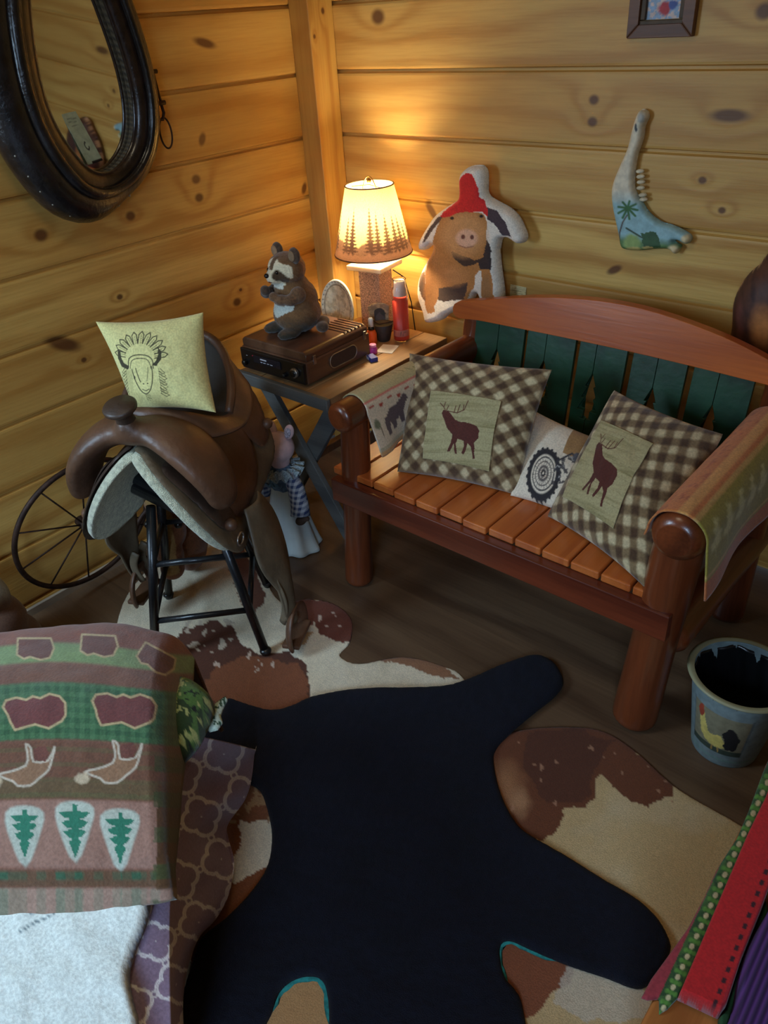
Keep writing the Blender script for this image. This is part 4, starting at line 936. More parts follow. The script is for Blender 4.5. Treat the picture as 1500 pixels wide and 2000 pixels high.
for s in (1, -1):
    sk = [(s * a, b) for a, b in [(.035, -.20), (.12, -.235), (.24, -.240), (.33, -.215), (.375, -.16), (.385, -.08), (.36, .06), (.345, .18), (.32, .28), (.24, .31), (.10, .31), (.0, .29), (.0, -.15)]]
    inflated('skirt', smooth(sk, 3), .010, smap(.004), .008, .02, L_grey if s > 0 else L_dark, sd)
    wl = [(s * (a - .004) if a else 0, b * 1.012) for a, b in [(.02, -.202), (.12, -.238), (.24, -.243), (.325, -.215), (.368, -.16), (.375, -.08), (.35, .06), (.335, .17), (.31, .27), (.23, .30), (.10, .30), (.0, .28), (.0, -.15)]]
    inflated('fleece_lining', smooth(wl, 3), .010, smap(-.020), .020, .02, M_wool, sd, base=-.004)
    jk = [(s * a, b) for a, b in [(.07, -.10), (.15, -.155), (.24, -.150), (.315, -.09), (.335, .0), (.315, .10), (.25, .165), (.16, .18), (.07, .15)]]
    inflated('seat_jockey', smooth(jk, 4), .010, smap(.014), .012, .05, L_brown, sd)
    rj = [(s * a, b) for a, b in [(.05, .10), (.20, .16), (.27, .20), (.265, .27), (.17, .325), (.06, .33), (.01, .25)]]
    inflated('rear_jockey', smooth(rj, 4), .010, smap(.018), .010, .04, L_brown, sd)
    fl = [(s * a, b) for a, b in [(.10, -.21), (.20, -.21), (.29, -.19), (.32, -.13), (.29, -.09), (.20, -.10), (.11, -.12)]]
    inflated('front_flap', smooth(fl, 4), .010, smap(.016), .008, .04, L_dark, sd)
    for a, b in ((.30, -.165), (.24, .27)):
        P = sS(np.array([s * a]), np.array([b]), np.array([.030]))[0]; ball('concho', local(sd, P), (.018, .018, .018), L_brown, sd, None, 2)
    P = sS(np.array([s * .345] * 20), np.linspace(-.20, -.14, 20), np.full(20, .026))
    c0 = sS(np.array([s * .345]), np.array([-.15]), np.array([.022]))[0]; cl = np.array(local(sd, c0))
    tube('ring', [cl + np.array([0, .020 * math.cos(t), .016 * math.sin(t)]) for t in np.linspace(0, 2 * math.pi, 20, endpoint=False)], .003, M_sil, sd, 8, inv=False, closed=True, up=(1, 0, 0))
    # fender and stirrup
    tw = np.linspace(0, 1, 30); sp = np.linspace(-1, 1, 14); A_, B_ = np.meshgrid(tw, sp, indexing='ij')
    wd = .050 + .040 * np.sin(np.clip(A_ * 1.5, 0, 1) * math.pi) * 1.0 - .022 * np.clip((A_ - .7) / .3, 0, 1)
    xs_ = s * (.212 + .035 * np.sin(A_ * 2.2) + .012 * np.cos(B_ * 2) + .05 * A_ * (s > 0)); zs = .50 - .40 * A_ if s > 0 else .50 - .34 * A_
    P = tow(np.stack([xs_, -.02 - .035 * A_ * s + B_ * wd + .004 * np.sin(A_ * 12), zs - .0 * B_], -1))
    sheet('fender', P, L_grey, sd, None, .006)
    zl = .11 if s > 0 else .17; yb = -.055 if s > 0 else .0; xb = .295 if s > 0 else .23
    for dy in (-.028, .028):
        P = tow(np.array([(s * (xb - .03 + .02 * math.sin(t * 3)), yb + dy, .28 - (.28 - zl) * t) for t in np.linspace(0, 1, 10)]))
        tube('stirrup_strap', P, .013, L_grey, sd, 10, flatten=(.35, 1))
    arc_ = [(s * xb + .0, yb + .062 * math.cos(t), zl - .045 + .07 * math.sin(t)) for t in np.linspace(R(-20), R(200), 24)]
    tube('stirrup', tow(np.array(arc_)), .014, L_brown, sd, 12, flatten=(1.6, .6)); box('stirrup_tread', (s * xb, yb, zl - .066), (.055, .125, .014), L_brown, sd, .004)
# seat bowl
nu, nv = 96, 26; th = np.linspace(0, 2 * math.pi, nu, endpoint=False); rr = np.linspace(0.02, 1.30, nv); T_, R_ = np.meshgrid(th, rr, indexing='ij')
back = np.clip(np.sin(T_), 0, 1); fr_ = np.clip(-np.sin(T_), 0, 1); side = np.abs(np.cos(T_))
rim = .018 + .125 * back ** .9 + .05 * fr_ ** 2 - .03 * side ** 4
Rc = np.clip(R_, 0, 1); zc = ZR + .008 + rim * Rc ** 2.6 - np.clip(R_ - 1, 0, 1) * (rim * 2.2 + .10) * 1.0
X = R_ * np.cos(T_) * .160 ; Y = .045 + R_ * np.sin(T_) * np.where(np.sin(T_) > 0, .185, .145)
sheet('seat', tow(np.stack([X[:, :20], Y[:, :20], zc[:, :20]], -1)), L_seat, sd, None, .008, wrapu=True)
sheet('cantle_back', tow(np.stack([X[:, 18:], Y[:, 18:], zc[:, 18:]], -1)), L_brown, sd, None, .008, wrapu=True)
ri = 19; rt = np.stack([X[:, ri] * 1.0, Y[:, ri], zc[:, ri] + .003], -1)
tube('cantle_binding', tow(rt[(th > R(-5)) & (th < R(185))]), .012, L_brown, sd, 12)
# fork with swells
E3 = lambda a: Matrix.Rotation(R(a), 3, 'Y')
fk = [((0, -.165, ZR + .045), (.070, .050, .035)), ((0, -.185, ZR + .070), (.032, .032, .032))]
for s in (-1, 1):
    for q in np.linspace(0, 1, 9): fk.append(((s * (.05 + .150 * math.sin(q * 1.35)), -.150, ZR + .040 - .165 * q ** 1.5), (.060 - .012 * q, .060 + .028 * math.sin(q * 3), .036), E3(s * (12 + 58 * q))))
blob('fork', fk, L_brown, sd, .007, 26)
Mh = Matrix.Rotation(R(14), 3, 'X')
lathe('horn', [(.001, 0), (.034, 0), (.026, .02), (.022, .042), (.026, .055), (.036, .062), (.041, .067), (.042, .074), (.038, .079), (.001, .082)], (0, -.178, ZR + .055), L_dark, sd, 32, Mh, inv=False)


# ------------------------------------------------------------------ bison cushion on the saddle
cB = corners((262, 800, 2, .80), (422, 806, 2, .80), (397, 610, 2, 1.015), (187, 628, 2, 1.01))
def z5(x, y): return x / 2.143, 560 + y / 2.143
bq = np.array([(560, 515), (903, 525), (852, 108), (402, 146)], float)
def bison(u, v):
    X = bq[0, 0] * (1 - u) * (1 - v) + bq[1, 0] * u * (1 - v) + bq[2, 0] * u * v + bq[3, 0] * (1 - u) * v; Y = bq[0, 1] * (1 - u) * (1 - v) + bq[1, 1] * u * (1 - v) + bq[2, 1] * u * v + bq[3, 1] * (1 - u) * v
    p = Paint(X, Y, (216, 208, 142)); ink = (66, 62, 42); md = (128, 122, 78)
    for k in range(11):                             # feathers of the headdress
        a = R(-172 + k * 16.5); cx, cy = 620 + 70 * math.cos(a), 282 + 62 * math.sin(a)
        ex, ey = 620 + 112 * math.cos(a), 282 + 100 * math.sin(a); nx, ny = -math.sin(a), math.cos(a)
        p.line([(cx + nx * 10, cy + ny * 10), (ex + nx * 11, ey + ny * 11), (ex + 14 * math.cos(a), ey + 14 * math.sin(a)), (ex - nx * 11, ey - ny * 11), (cx - nx * 10, cy - ny * 10)], 3.2, ink)
        p.line([(cx, cy), (ex, ey)], 1.6, md); 
        for j in range(4): p.line([(cx + (ex - cx) * j / 4, cy + (ey - cy) * j / 4), (cx + (ex - cx) * (j + .6) / 4 + nx * 7, cy + (ey - cy) * (j + .6) / 4 + ny * 7)], 1.0, md)
    p.poly([(512, 250), (508, 290), (525, 325), (560, 338), (566, 322), (540, 310), (526, 285), (524, 258)], ink); p.poly([(700, 235), (718, 255), (718, 290), (700, 318), (678, 316), (696, 296), (704, 270)], ink)
    p.line(smooth([(562, 330), (568, 290), (600, 272), (650, 272), (680, 292), (684, 330)], 3, False), 3.4, ink); p.line(smooth([(572, 332), (580, 300), (610, 286), (650, 288), (668, 306), (674, 330)], 3, False), 2.6, ink)
    p.line(smooth([(580, 335), (590, 370), (602, 400), (622, 432), (645, 446), (664, 430), (676, 395), (678, 350), (676, 320)], 3, False), 3.2, ink)
    p.line(smooth([(600, 330), (608, 360), (620, 392)], 3, False), 3.2, ink); p.line(smooth([(660, 326), (656, 360), (652, 386)], 3, False), 1.8, ink)
    p.ell(634, 400, 4, 3, ink, .4); p.ell(655, 398, 4, 3, ink, .4); p.line([(628, 425), (645, 432), (660, 424)], 2.6, ink); p.ell(592, 372, 4, 8, ink, .5)
    for s_, x0 in ((-1, 545), (1, 715)):
        for k in range(9):
            y0 = 330 + k * 13; x1 = x0 + s_ * (8 + 4 * (k % 3)); p.line([(x0, y0), (x1 + s_ * 12, y0 + 20), (x1, y0 + 26), (x0 - s_ * 6, y0 + 10)], 1.9, md if k % 2 else ink)
        p.line([(x0 - s_ * 6, 330), (x0 - s_ * 2, 450)], 1.3, ink)
    for k in range(8): p.line([(640 + k * 3, 448), (644 + k * 3, 470 + (k % 3) * 6)], 1.0, md)
    for k in range(10): p.line([(548 + k * 3.4, 340), (544 + k * 4, 420 + (k % 4) * 9)], .9, md, .7)
    return p
cushion('cushion', cB, .10, 200, bison, M_attr, 'yellow-cream cushion printed with a bison head in a feather headdress on the saddle', 'cushion', None, .09)

# ------------------------------------------------------------------ old iron wheels and toy horse behind the stool
def wheel(loc, Rw, rt, ns, label, tilt, rz, name='iron_wheel'):
    t = thing(name, loc, label, 'wheel', None, rz); M = Matrix.Rotation(R(tilt), 3, 'X')
    pt = lambda r, a: tuple(M @ Vector((r * math.cos(a), 0, r * math.sin(a))))
    tube('rim', [pt(Rw, a) for a in np.linspace(0, 2 * math.pi, 80, endpoint=False)], rt, M_iron, t, 12, inv=False, closed=True, up=tuple(M @ Vector((0, 1, 0))))
    for k in range(ns):
        a = 2 * math.pi * k / ns + .2; tube('spoke', [pt(.012, a), pt(Rw, a)], .0028, M_iron, t, 8, inv=False)
    ax_ = M @ Vector((0, 1, 0)); tube('hub', [tuple(-ax_ * .03), tuple(ax_ * .03)], .018, M_iron, t, 16, inv=False); return t
wheel((.115, -1.375, .285), .235, .0085, 10, 'large thin iron wheel leaning at the left wall behind the saddle', 12, R(90))
wheel((.235, -1.14, .185), .135, .008, 8, 'small dark iron wheel between the back legs of the black stool', 6, R(78))
hs = thing('toy_horse', (.31, -1.19, .006), 'brown toy horse head with a pale blaze seen between the black stool legs', 'toy', rz=R(35))
def hcol(co):
    x, y, z = co.T; p = Paint(x * 1000, z * 1000, (142, 88, 54)); n = fbm(x * 60, z * 60, 2); p.mix(.5 + n, (112, 66, 40)); p.mix(((np.abs(x - .01) < .022) & (y < -.02) & (z > .12)) * .8, (176, 140, 84)); p.mix((z - .32) * 20, (150, 122, 66)); return p.c
blob('head', [((0, .02, .33), (.075, .06, .07)), ((0, -.02, .25), (.060, .050, .075)), ((0, -.05, .17), (.045, .042, .07)), ((0, -.06, .12), (.040, .040, .038)), ((0, .10, .16), (.07, .10, .16))], M_fleece, hs, .006, 5, hcol)
for s in (-1, 1): ball('eye', (s * .050, -.045, .285), .013, M_blk, hs); blob('ear', [((s * .05, .03, .395), (.014, .012, .03))], M_paw, hs, .004, 2)
# sack at the left edge
sk = thing('cloth_sack', (.16, -1.74, 0), 'slouched brown and grey sack at the left wall beside the bed', 'bag')
def scol(co):
    x, y, z = co.T; p = Paint(x * 1000, z * 1000, (104, 74, 58)); p.mix((z - .235 + .02 * fbm(x * 30, y * 30, 1)) * 30, (150, 142, 124)); return p.c
blob('bag_body', [((0, 0, .07), (.12, .11, .08)), ((0, .0, .16), (.10, .085, .09)), ((0, 0, .25), (.075, .065, .08)), ((.01, .0, .32), (.045, .035, .05))], M_attr, sk, .008, 6, scol, disp=lambda co: .004 * fbm(co[:, 0] * 25, co[:, 2] * 12, 3))
tube('tie', [(.055 * math.cos(a), .045 * math.sin(a), .30) for a in np.linspace(0, 2 * math.pi, 30, endpoint=False)], .005, M_paw, sk, 8, inv=False, closed=True)

# ------------------------------------------------------------------ rugs
def floormap(z): 
    def f(X, Y, h): P = onv(X, Y, 2, 0); P[..., 2] = z + h; return P
    return f
def cowA(X, Y):
    p = Paint(X, Y, (232, 218, 190)); br = (122, 66, 40); dk = (92, 52, 36)
    p.mix(np.clip(fbm(X * .012, Y * .012, 4) * .8, 0, 1), (206, 186, 150))
    p.poly([(355, 1235), (400, 1215), (455, 1222), (470, 1262), (500, 1275), (560, 1275), (597, 1300), (608, 1370), (560, 1400), (430, 1400), (340, 1360), (330, 1290)], dk, 12, .05)
    p.poly([(420, 1300), (500, 1285), (575, 1295), (604, 1330), (606, 1372), (540, 1410), (440, 1400), (400, 1340)], (134, 78, 48), 9, .06)
    n = fbm(X * .06, Y * .06, 11); p.mix((n > .30) * ((X - 410) ** 2 / 60 ** 2 + (Y - 1240) ** 2 / 36 ** 2 < 1), (196, 178, 156)); p.mix((fbm(X * .09, Y * .05, 15) > .42) * ((X - 480) ** 2 / 90 ** 2 + (Y - 1295) ** 2 / 22 ** 2 < 1), (206, 180, 160))
    p.poly([(555, 1170), (600, 1168), (660, 1178), (700, 1205), (700, 1262), (640, 1245), (600, 1215), (575, 1190)], (118, 62, 44), 10, .06)
    p.mix((fbm(X * .08, Y * .08, 5) > .52) * ((X - 620) ** 2 / 80 ** 2 + (Y - 1205) ** 2 / 50 ** 2 < 1), (220, 196, 176))
    p.poly([(548, 1262), (568, 1240), (612, 1235), (600, 1256), (575, 1270)], (196, 146, 92), 3, .1)
    p.poly([(735, 1290), (780, 1280), (860, 1295), (900, 1330), (845, 1322), (800, 1302)], (150, 104, 72), 5, .06)
    p.poly([(455, 1130), (470, 1180), (520, 1250), (480, 1200)], br, 5, .05); p.poly([(430, 1080), (460, 1130), (475, 1180), (500, 1200), (520, 1160), (470, 1060)], (112, 66, 46), 8, .06)
    p.mix(((Y > 1500)) * 1., (140, 84, 50)); p.poly([(470, 1600), (540, 1605), (535, 1690), (455, 1730), (440, 1700), (468, 1660)], (228, 220, 196), 5, .06); p.poly([(380, 1500), (560, 1500), (540, 1600), (490, 1606), (440, 1600)], (132, 84, 56), 6, .05); p.mix((fbm(X * .07, Y * .07, 2) > .3) * (Y > 1540) * (Y < 1610), (170, 136, 100))
    p.ell(330, 1120, 14, 10, (180, 150, 110), .8, 6, .1, .6); p.ell(375, 1150, 10, 16, (190, 166, 130), .8, 6, .1, .6)
    return p.noise(.15, .10, 6)
A_ = smooth([(290, 1110), (330, 1060), (395, 1030), (455, 1045), (505, 1110), (548, 1176), (600, 1170), (652, 1180), (686, 1210), (684, 1255), (664, 1281), (702, 1297), (785, 1284), (860, 1300), (912, 1335), (960, 1480), (880, 1650), (720, 1800), (560, 1900), (400, 1900), (330, 1780), (380, 1600), (350, 1460), (270, 1380), (225, 1280), (240, 1180)], 4)
rgA = thing('cowhide_rug', tuple(on(560, 1400, 2, 0)), 'white and reddish-brown cowhide rug under the stool and the left side of the black rug', 'rug')
inflated('hide', A_, 3.2, floormap(.001), .0035, 10, M_hide, rgA, cowA, bump=lambda X, Y: 1 + .25 * fbm(X * .03, Y * .03, 3))
def cowB(X, Y):
    p = Paint(X, Y, (206, 178, 128)); p.mix(np.clip(fbm(X * .008, Y * .008, 4), 0, 1) * .7, (188, 160, 112)); p.mix(np.clip(fbm(X * .01, Y * .012, 14) - .1, 0, 1), (214, 196, 160))
    p.poly([(940, 1420), (1060, 1400), (1180, 1420), (1240, 1470), (1318, 1530), (1310, 1560), (1262, 1575), (1215, 1560), (1190, 1530), (1168, 1515), (1160, 1540), (1158, 1565), (1125, 1582), (1098, 1585), (1092, 1620), (1055, 1645), (1000, 1640), (940, 1560)], (112, 64, 38), 9, .05)
    p.poly([(1030, 1440), (1120, 1425), (1200, 1450), (1160, 1500), (1150, 1560), (1060, 1570), (1020, 1500)], (88, 50, 34), 12, .03, a=.8); p.ell(985, 1540, 34, 46, (162, 112, 74), .8, 8, .04, .8); p.ell(1015, 1570, 22, 26, (176, 130, 92), .8, 8, .05, .8)
    p.mix((fbm(X * .07, Y * .07, 8) > .58) * (np.abs(Y - 1500) < 90) * (X < 1330), (176, 130, 100))
    p.poly([(970, 1845), (1060, 1855), (1120, 1880), (1115, 1930), (1080, 1945), (1040, 1990), (980, 1990)], (136, 80, 52), 8, .04); p.poly([(1110, 1890), (1250, 1930), (1290, 1990), (1150, 2000), (1080, 1960)], (206, 196, 176), 10, .03, a=.7)
    p.mix((X < 760) * 1., (190, 146, 96)); return p.noise(.15, .08, 6)
B_ = smooth([(940, 1470), (965, 1450), (1012, 1430), (1100, 1422), (1180, 1432), (1250, 1478), (1325, 1545), (1450, 1618), (1530, 1680), (1580, 1850), (1500, 2060), (1300, 2130), (1000, 2160), (700, 2150), (560, 2120), (520, 2000), (560, 1900), (800, 1700)], 4)
rgB = thing('cowhide_rug', tuple(on(1200, 1700, 2, 0)), 'tan and dark brown cowhide rug on the floor right of the black rug', 'rug')
inflated('hide', B_, 3.6, floormap(.0052), .0035, 10, M_hide, rgB, cowB, bump=lambda X, Y: 1 + .25 * fbm(X * .03, Y * .03, 3))
def c4(x, y): return 350 + x / 1.875, 1150 + y / 1.875
BR_ = [c4(*q) for q in [(60, 560), (110, 520), (160, 465), (180, 415), (230, 428), (340, 457), (420, 440), (480, 412), (620, 382), (780, 376), (960, 370), (1060, 342), (1180, 290), (1280, 258), (1345, 266), (1390, 308), (1405, 362), (1370, 412), (1300, 468), (1210, 545), (1160, 600), (1152, 655), (1180, 770), (1240, 880), (1330, 945)]]
BR_ += [(900 + x / 2.5, 1200 + y / 2.5) for x, y in [(560, 1228), (700, 1320), (860, 1412), (960, 1510), (1010, 1600), (1018, 1660), (975, 1760), (900, 1835), (830, 1840), (700, 1790), (560, 1745), (420, 1690), (320, 1645), (245, 1612), (198, 1625), (190, 1690), (215, 1790), (285, 1880), (315, 2010)]]
BR_ += [(1050, 2120), (980, 2230), (800, 2260), (680, 2180), (648, 2050)] + [c4(*q) for q in [(548, 1520), (520, 1440), (440, 1438), (370, 1490)]] + [(520, 2010), (440, 2080), (370, 2080), (352, 2000), (366, 1925)] + [c4(*q) for q in [(50, 1400), (75, 1310), (110, 1270), (180, 1215), (270, 1120), (325, 1030), (342, 940), (335, 860), (302, 755), (245, 715), (250, 640), (180, 600), (90, 580)]]
bear = thing('bear_hide_rug', tuple(on(750, 1650, 2, 0)), 'black bear-shaped fur rug spread over the cowhides with teal felt edging', 'rug')
bo = smooth(BR_, 3)
def bearc(X, Y):
    p = Paint(X, Y, (15, 18, 33)); n = fbm(X * .01, Y * .01, 3); p.mix(n * .6, (9, 11, 19)); return p.noise(.12, .35, 5)
def lift(X, Y): return 1 + .35 * fbm(X * .012, Y * .012, 3) + .12 * fbm(X * .12, Y * .12, 5)
M_bear = painted('black_fur', .8, 500, .003, .04, 0, .25)
inflated('fur', bo, 4, floormap(.012), .016, 14, M_bear, bear, bearc, bump=lift)
ctr_ = np.array([780, 1650.])
g = np.gradient(np.concatenate([bo[-1:], bo, bo[:1]]), axis=0)[1:-1]; nn_ = np.stack([g[:, 1], -g[:, 0]], 1); nn_ /= np.linalg.norm(nn_, axis=1)[:, None] + 1e-9
if not pip(bo, *(bo[40] - nn_[40] * 4)[:, None].astype(float))[0]: nn_ = -nn_
teal = ((np.hypot(bo[:, 0] - 1000, bo[:, 1] - 1850) < 75) * 7 + (np.hypot(bo[:, 0] - 595, bo[:, 1] - 1940) < 70) * 9 - 2.0) * (1 + .5 * vn(bo[:, 0] * .15, bo[:, 1] * .15, 2))
inflated('felt_backing', bo + nn_ * teal[:, None], 7, floormap(.0095), .0025, 6, simple('teal_felt', (40, 134, 128), .95, nz=100, var=.3), bear)

# ------------------------------------------------------------------ bed
ux, uy = np.array([-.74, -.67]), np.array([.67, -.74]); bc = np.array([1.06, -1.66])
def bp_(a, b, z): return np.array([*(bc + ux * a + uy * b), z])
bed = thing('bed', tuple(bp_(.5, .8, 0)), 'low bed at the lower left covered with blankets', 'bed', rz=math.atan2(ux[1], ux[0]))
def bedbox(n, a0, a1, b0, b1, z0, z1, mat, bev):
    c = local(bed, bp_((a0 + a1) / 2, (b0 + b1) / 2, (z0 + z1) / 2)); return box(n, c, (a1 - a0, b1 - b0, z1 - z0), mat, bed, bev)
bedbox('bed_base', .04, .90, .05, 1.55, .05, .24, simple('dark_bed_base', (52, 44, 40), .8), .01); bedbox('mattress', .02, .92, .03, 1.58, .24, .445, simple('grey_mattress', (140, 136, 150), .9, nz=20, var=.1), .05)
for a, b in ((.08, .1), (.86, .1), (.08, 1.48), (.86, 1.48)): bedbox('leg', a - .025, a + .025, b - .025, b + .025, 0, .055, M_black, .004)

def coons(cu0, cu1, n, m):                       # ruled surface between two polylines of world points
    def rs(c, k):
        c = np.asarray(c, float); c = smooth(c, 8, False); d = np.r_[0, np.cumsum(np.linalg.norm(np.diff(c, axis=0), axis=1))]; t = np.linspace(0, d[-1], k)
        return np.stack([np.interp(t, d, c[:, i]) for i in range(3)], 1)
    a, b = rs(cu0, n), rs(cu1, n); v = np.linspace(0, 1, m)[None, :, None]; return a[:, None] * (1 - v) + b[:, None] * v
P2 = lambda x, y, z: on(x, y, 2, z)
# quatrefoil sheet falling off the side
top_ = [P2(360, 1400, .47), P2(335, 1500, .46), P2(305, 1600, .45), P2(300, 1700, .45), P2(270, 1800, .45), P2(235, 1920, .45), P2(225, 2060, .45)]
edge = [P2(400, 1440, .43), P2(352, 1530, .42), P2(330, 1620, .42), P2(332, 1720, .42), P2(330, 1800, .42), P2(330, 1900, .42), P2(335, 2080, .42)]
bot = [P2(506, 1464, .02), P2(480, 1560, .015), P2(448, 1622, .01), P2(462, 1700, .01), P2(425, 1790, .01), P2(392, 1835, .01), P2(362, 1930, .01), P2(352, 2110, .01)]
S1 = coons(top_, edge, 260, 60); S2 = coons(edge, bot, 260, 150)
P = np.concatenate([S1, S2[:, 1:]], 1); nu, nv = P.shape[:2]
s = np.linspace(0, 1, nu)[:, None]; v = np.linspace(0, 1, nv)[None]; fold = np.clip((v - .28) / .3, 0, 1)
side_n = np.array([.67 * 0 + .74, .55, .15]); side_n /= np.linalg.norm(side_n)
amp = .008 * fold * (1 - .5 * np.clip((v - .8) / .2, 0, 1)); P = P + (amp * (np.sin(s * 17 + v * 5) + .4 * np.sin(s * 31 + v * 9 + 1)))[..., None] * side_n
P[..., 2] = np.maximum(P[..., 2], .034)
Ls = np.r_[0, np.cumsum(np.linalg.norm(np.diff(P[:, nv // 2], axis=0), axis=1))]; Lv = np.r_[0, np.cumsum(np.linalg.norm(np.diff(P[nu // 2], axis=0), axis=1))]
U, V = np.meshgrid(Ls, Lv, indexing='ij')
dps = (P - CAM) @ RM.T; U = 750 + FPX * dps[..., 0] / dps[..., 2]; V = 1000 + FPX * dps[..., 1] / dps[..., 2]
def quatre(U, V):
    a = 92.0; U, V = U * .94 + V * .34, V * .94 - U * .34; p = Paint(U, V, (164, 142, 168)); X = (U + V) / a * .7071 ; Y = (V - U) / a * .7071
    fx = X - np.floor(X) - .5; fy = Y - np.floor(Y) - .5
    def q(fx, fy):                                # rounded quatrefoil outline distance
        d = np.minimum(np.minimum(np.hypot(fx - .20, fy), np.hypot(fx + .20, fy)), np.minimum(np.hypot(fx, fy - .20), np.hypot(fx, fy + .20))); return d
    d = q(fx, fy); w = np.minimum(np.abs(d - .205), np.abs(d - .245)); p.mix((.024 - w) / .008, (255, 252, 255))
    gx = X - np.round(X); gy = Y - np.round(Y)
    # small link rings where the medallions meet
    for ox, oy in ((.5, 0), (0, .5)):
        rx = (X - ox) - np.round(X - ox); ry = (Y - oy) - np.round(Y - oy)
    e1 = np.hypot(X - np.floor(X) - 0, Y - np.floor(Y) - .5); e2 = np.hypot(X - np.floor(X) - 1, Y - np.floor(Y) - .5); e3 = np.hypot(X - np.floor(X) - .5, Y - np.floor(Y)); e4 = np.hypot(X - np.floor(X) - .5, Y - np.floor(Y) - 1)
    e = np.minimum(np.minimum(e1, e2), np.minimum(e3, e4)); p.mix((.026 - np.abs(e - .062)) / .010, (255, 252, 255)); return p
sh_ = thing('bed_sheet', tuple(P2(400, 1650, 0)), 'mauve bed sheet with white quatrefoil lattice hanging off the bed side to the floor', 'sheet')
ox = rawmesh('x', [(0, 0, 0)], []); bpy.data.meshes.remove(ox)
sheet('cloth', P, M_attr, sh_, quatre(U.ravel(), V.ravel()).c, .003)
# white fleece blanket
fw = [P2(-260, 1700, .50), P2(-120, 1720, .50), P2(0, 1730, .50), P2(150, 1730, .50), P2(285, 1720, .495)]
def white_outline(): return smooth([(-250, 1640), (290, 1640), (291, 1750), (283, 1800), (262, 1850), (250, 1900), (258, 1950), (268, 1990), (262, 2040), (240, 2120), (-250, 2150)], 3)
def wmap(X, Y, h): P = onv(X, Y, 2, .47); P[..., 2] = .458 + h; return P
def wpaint(X, Y):
    p = Paint(X, Y, (226, 232, 224)); 
    for l in ([(40, 1825), (70, 1805), (95, 1795), (120, 1780), (150, 1770)], [(60, 1790), (85, 1775), (90, 1770)], [(100, 1770), (110, 1785), (150, 1768)], [(205, 1768), (225, 1758), (232, 1752)], [(240, 1775), (250, 1762), (260, 1752)]): p.line(l, 2.6, (110, 128, 132))
    d = pdist(white_outline(), X, Y, True); p.mix((5 - d) / 3, (120, 124, 138)); return p.noise(.06, .08, 3)
t = thing('white_fleece_blanket', tuple(P2(100, 1880, 0) * [1, 1, 0] + [0, 0, .46]), 'white fleece blanket with dark bound edge on the bed at the bottom left', 'blanket')
inflated('fleece', white_outline(), 5, wmap, .018, 16, M_fleece, t, wpaint, bump=lambda X, Y: 1 + .3 * fbm(X * .012, Y * .012, 6))
# green floral pillow
t = thing('floral_pillow', tuple(P2(385, 1370, .50)), 'dark green floral pillow sticking out from under the wildlife blanket', 'pillow')
def flor(X, Y):
    p = Paint(X, Y, (44, 66, 32)); n = fbm(X * .05, Y * .03, 3); m2 = fbm(X * .09, Y * .09, 9); p.mix((n > .15) * 1., (84, 120, 56)); p.mix((m2 > .30) * 1., (176, 182, 110)); p.mix((m2 < -.45) * 1., (26, 34, 24)); p.ell(340, 1378, 9, 9, (170, 178, 90), .4); p.ell(343, 1392, 6, 6, (176, 184, 100), .4); return p
inflated('pillow_body', smooth([(330, 1340), (345, 1310), (375, 1315), (405, 1338), (412, 1358), (400, 1390), (380, 1430), (350, 1462), (325, 1480), (300, 1440), (300, 1370)], 4), 2.4, lambda X, Y, h: (lambda P: np.concatenate([P[..., :2], (.455 + h)[:, None]], -1))(onv(X, Y, 2, .50)), .065, 45, M_attr, t, flor)
t = thing('folded_cloth', tuple(P2(425, 1390, .44)), 'small white and mint cloth corner poking out below the green pillow', 'cloth')
def mint(X, Y): p = Paint(X, Y, (196, 214, 196)); p.mix((fbm(X * .16, Y * .16, 5) > .25) * 1., (52, 84, 60)); p.mix((pdist([(410, 1376), (440, 1357)], X, Y) < 2.5) * 1., (40, 72, 56)); return p
inflated('cloth', [(405, 1386), (420, 1368), (440, 1354), (444, 1362), (436, 1376), (430, 1392), (434, 1406), (424, 1420), (408, 1424), (400, 1416)], 1.6, lambda X, Y, h: (lambda P: np.concatenate([P[..., :2], (.430 + h)[:, None]], -1))(onv(X, Y, 2, .44)), .010, 8, M_attr, t, mint)
# plaid wildlife blanket
zt = .535
c_top = [P2(-330, 1290, .50), P2(-150, 1250, .50), P2(0, 1240, .50), P2(110, 1230, .50), P2(215, 1222, .50), P2(300, 1236, .49), P2(345, 1250, .47), P2(378, 1290, .44)]
c_bot = [P2(-330, 1740, .50), P2(-150, 1760, .50), P2(0, 1768, .50), P2(110, 1764, .50), P2(210, 1755, .50), P2(280, 1746, .50), P2(325, 1738, .50), P2(334, 1738, .46)]
nU, nV = 330, 330
G = coons(c_top, c_bot, nU, nV); s = np.linspace(0, 1, nU)[:, None]; v = np.linspace(0, 1, nV)[None]
bulge = .085 * np.clip(np.sin(v * math.pi), 0, 1) ** .6 * np.clip((1 - s) * 9, 0, 1) ** .5 * (.75 + .25 * np.sin(v * 3)); G[..., 2] += bulge + .006 * fbm(s * 9 + v * 0, v * 6 + s * 0, 3) - .02 * v * 0
G[..., 2] -= .03 * np.clip((v - .93) / .07, 0, 1)
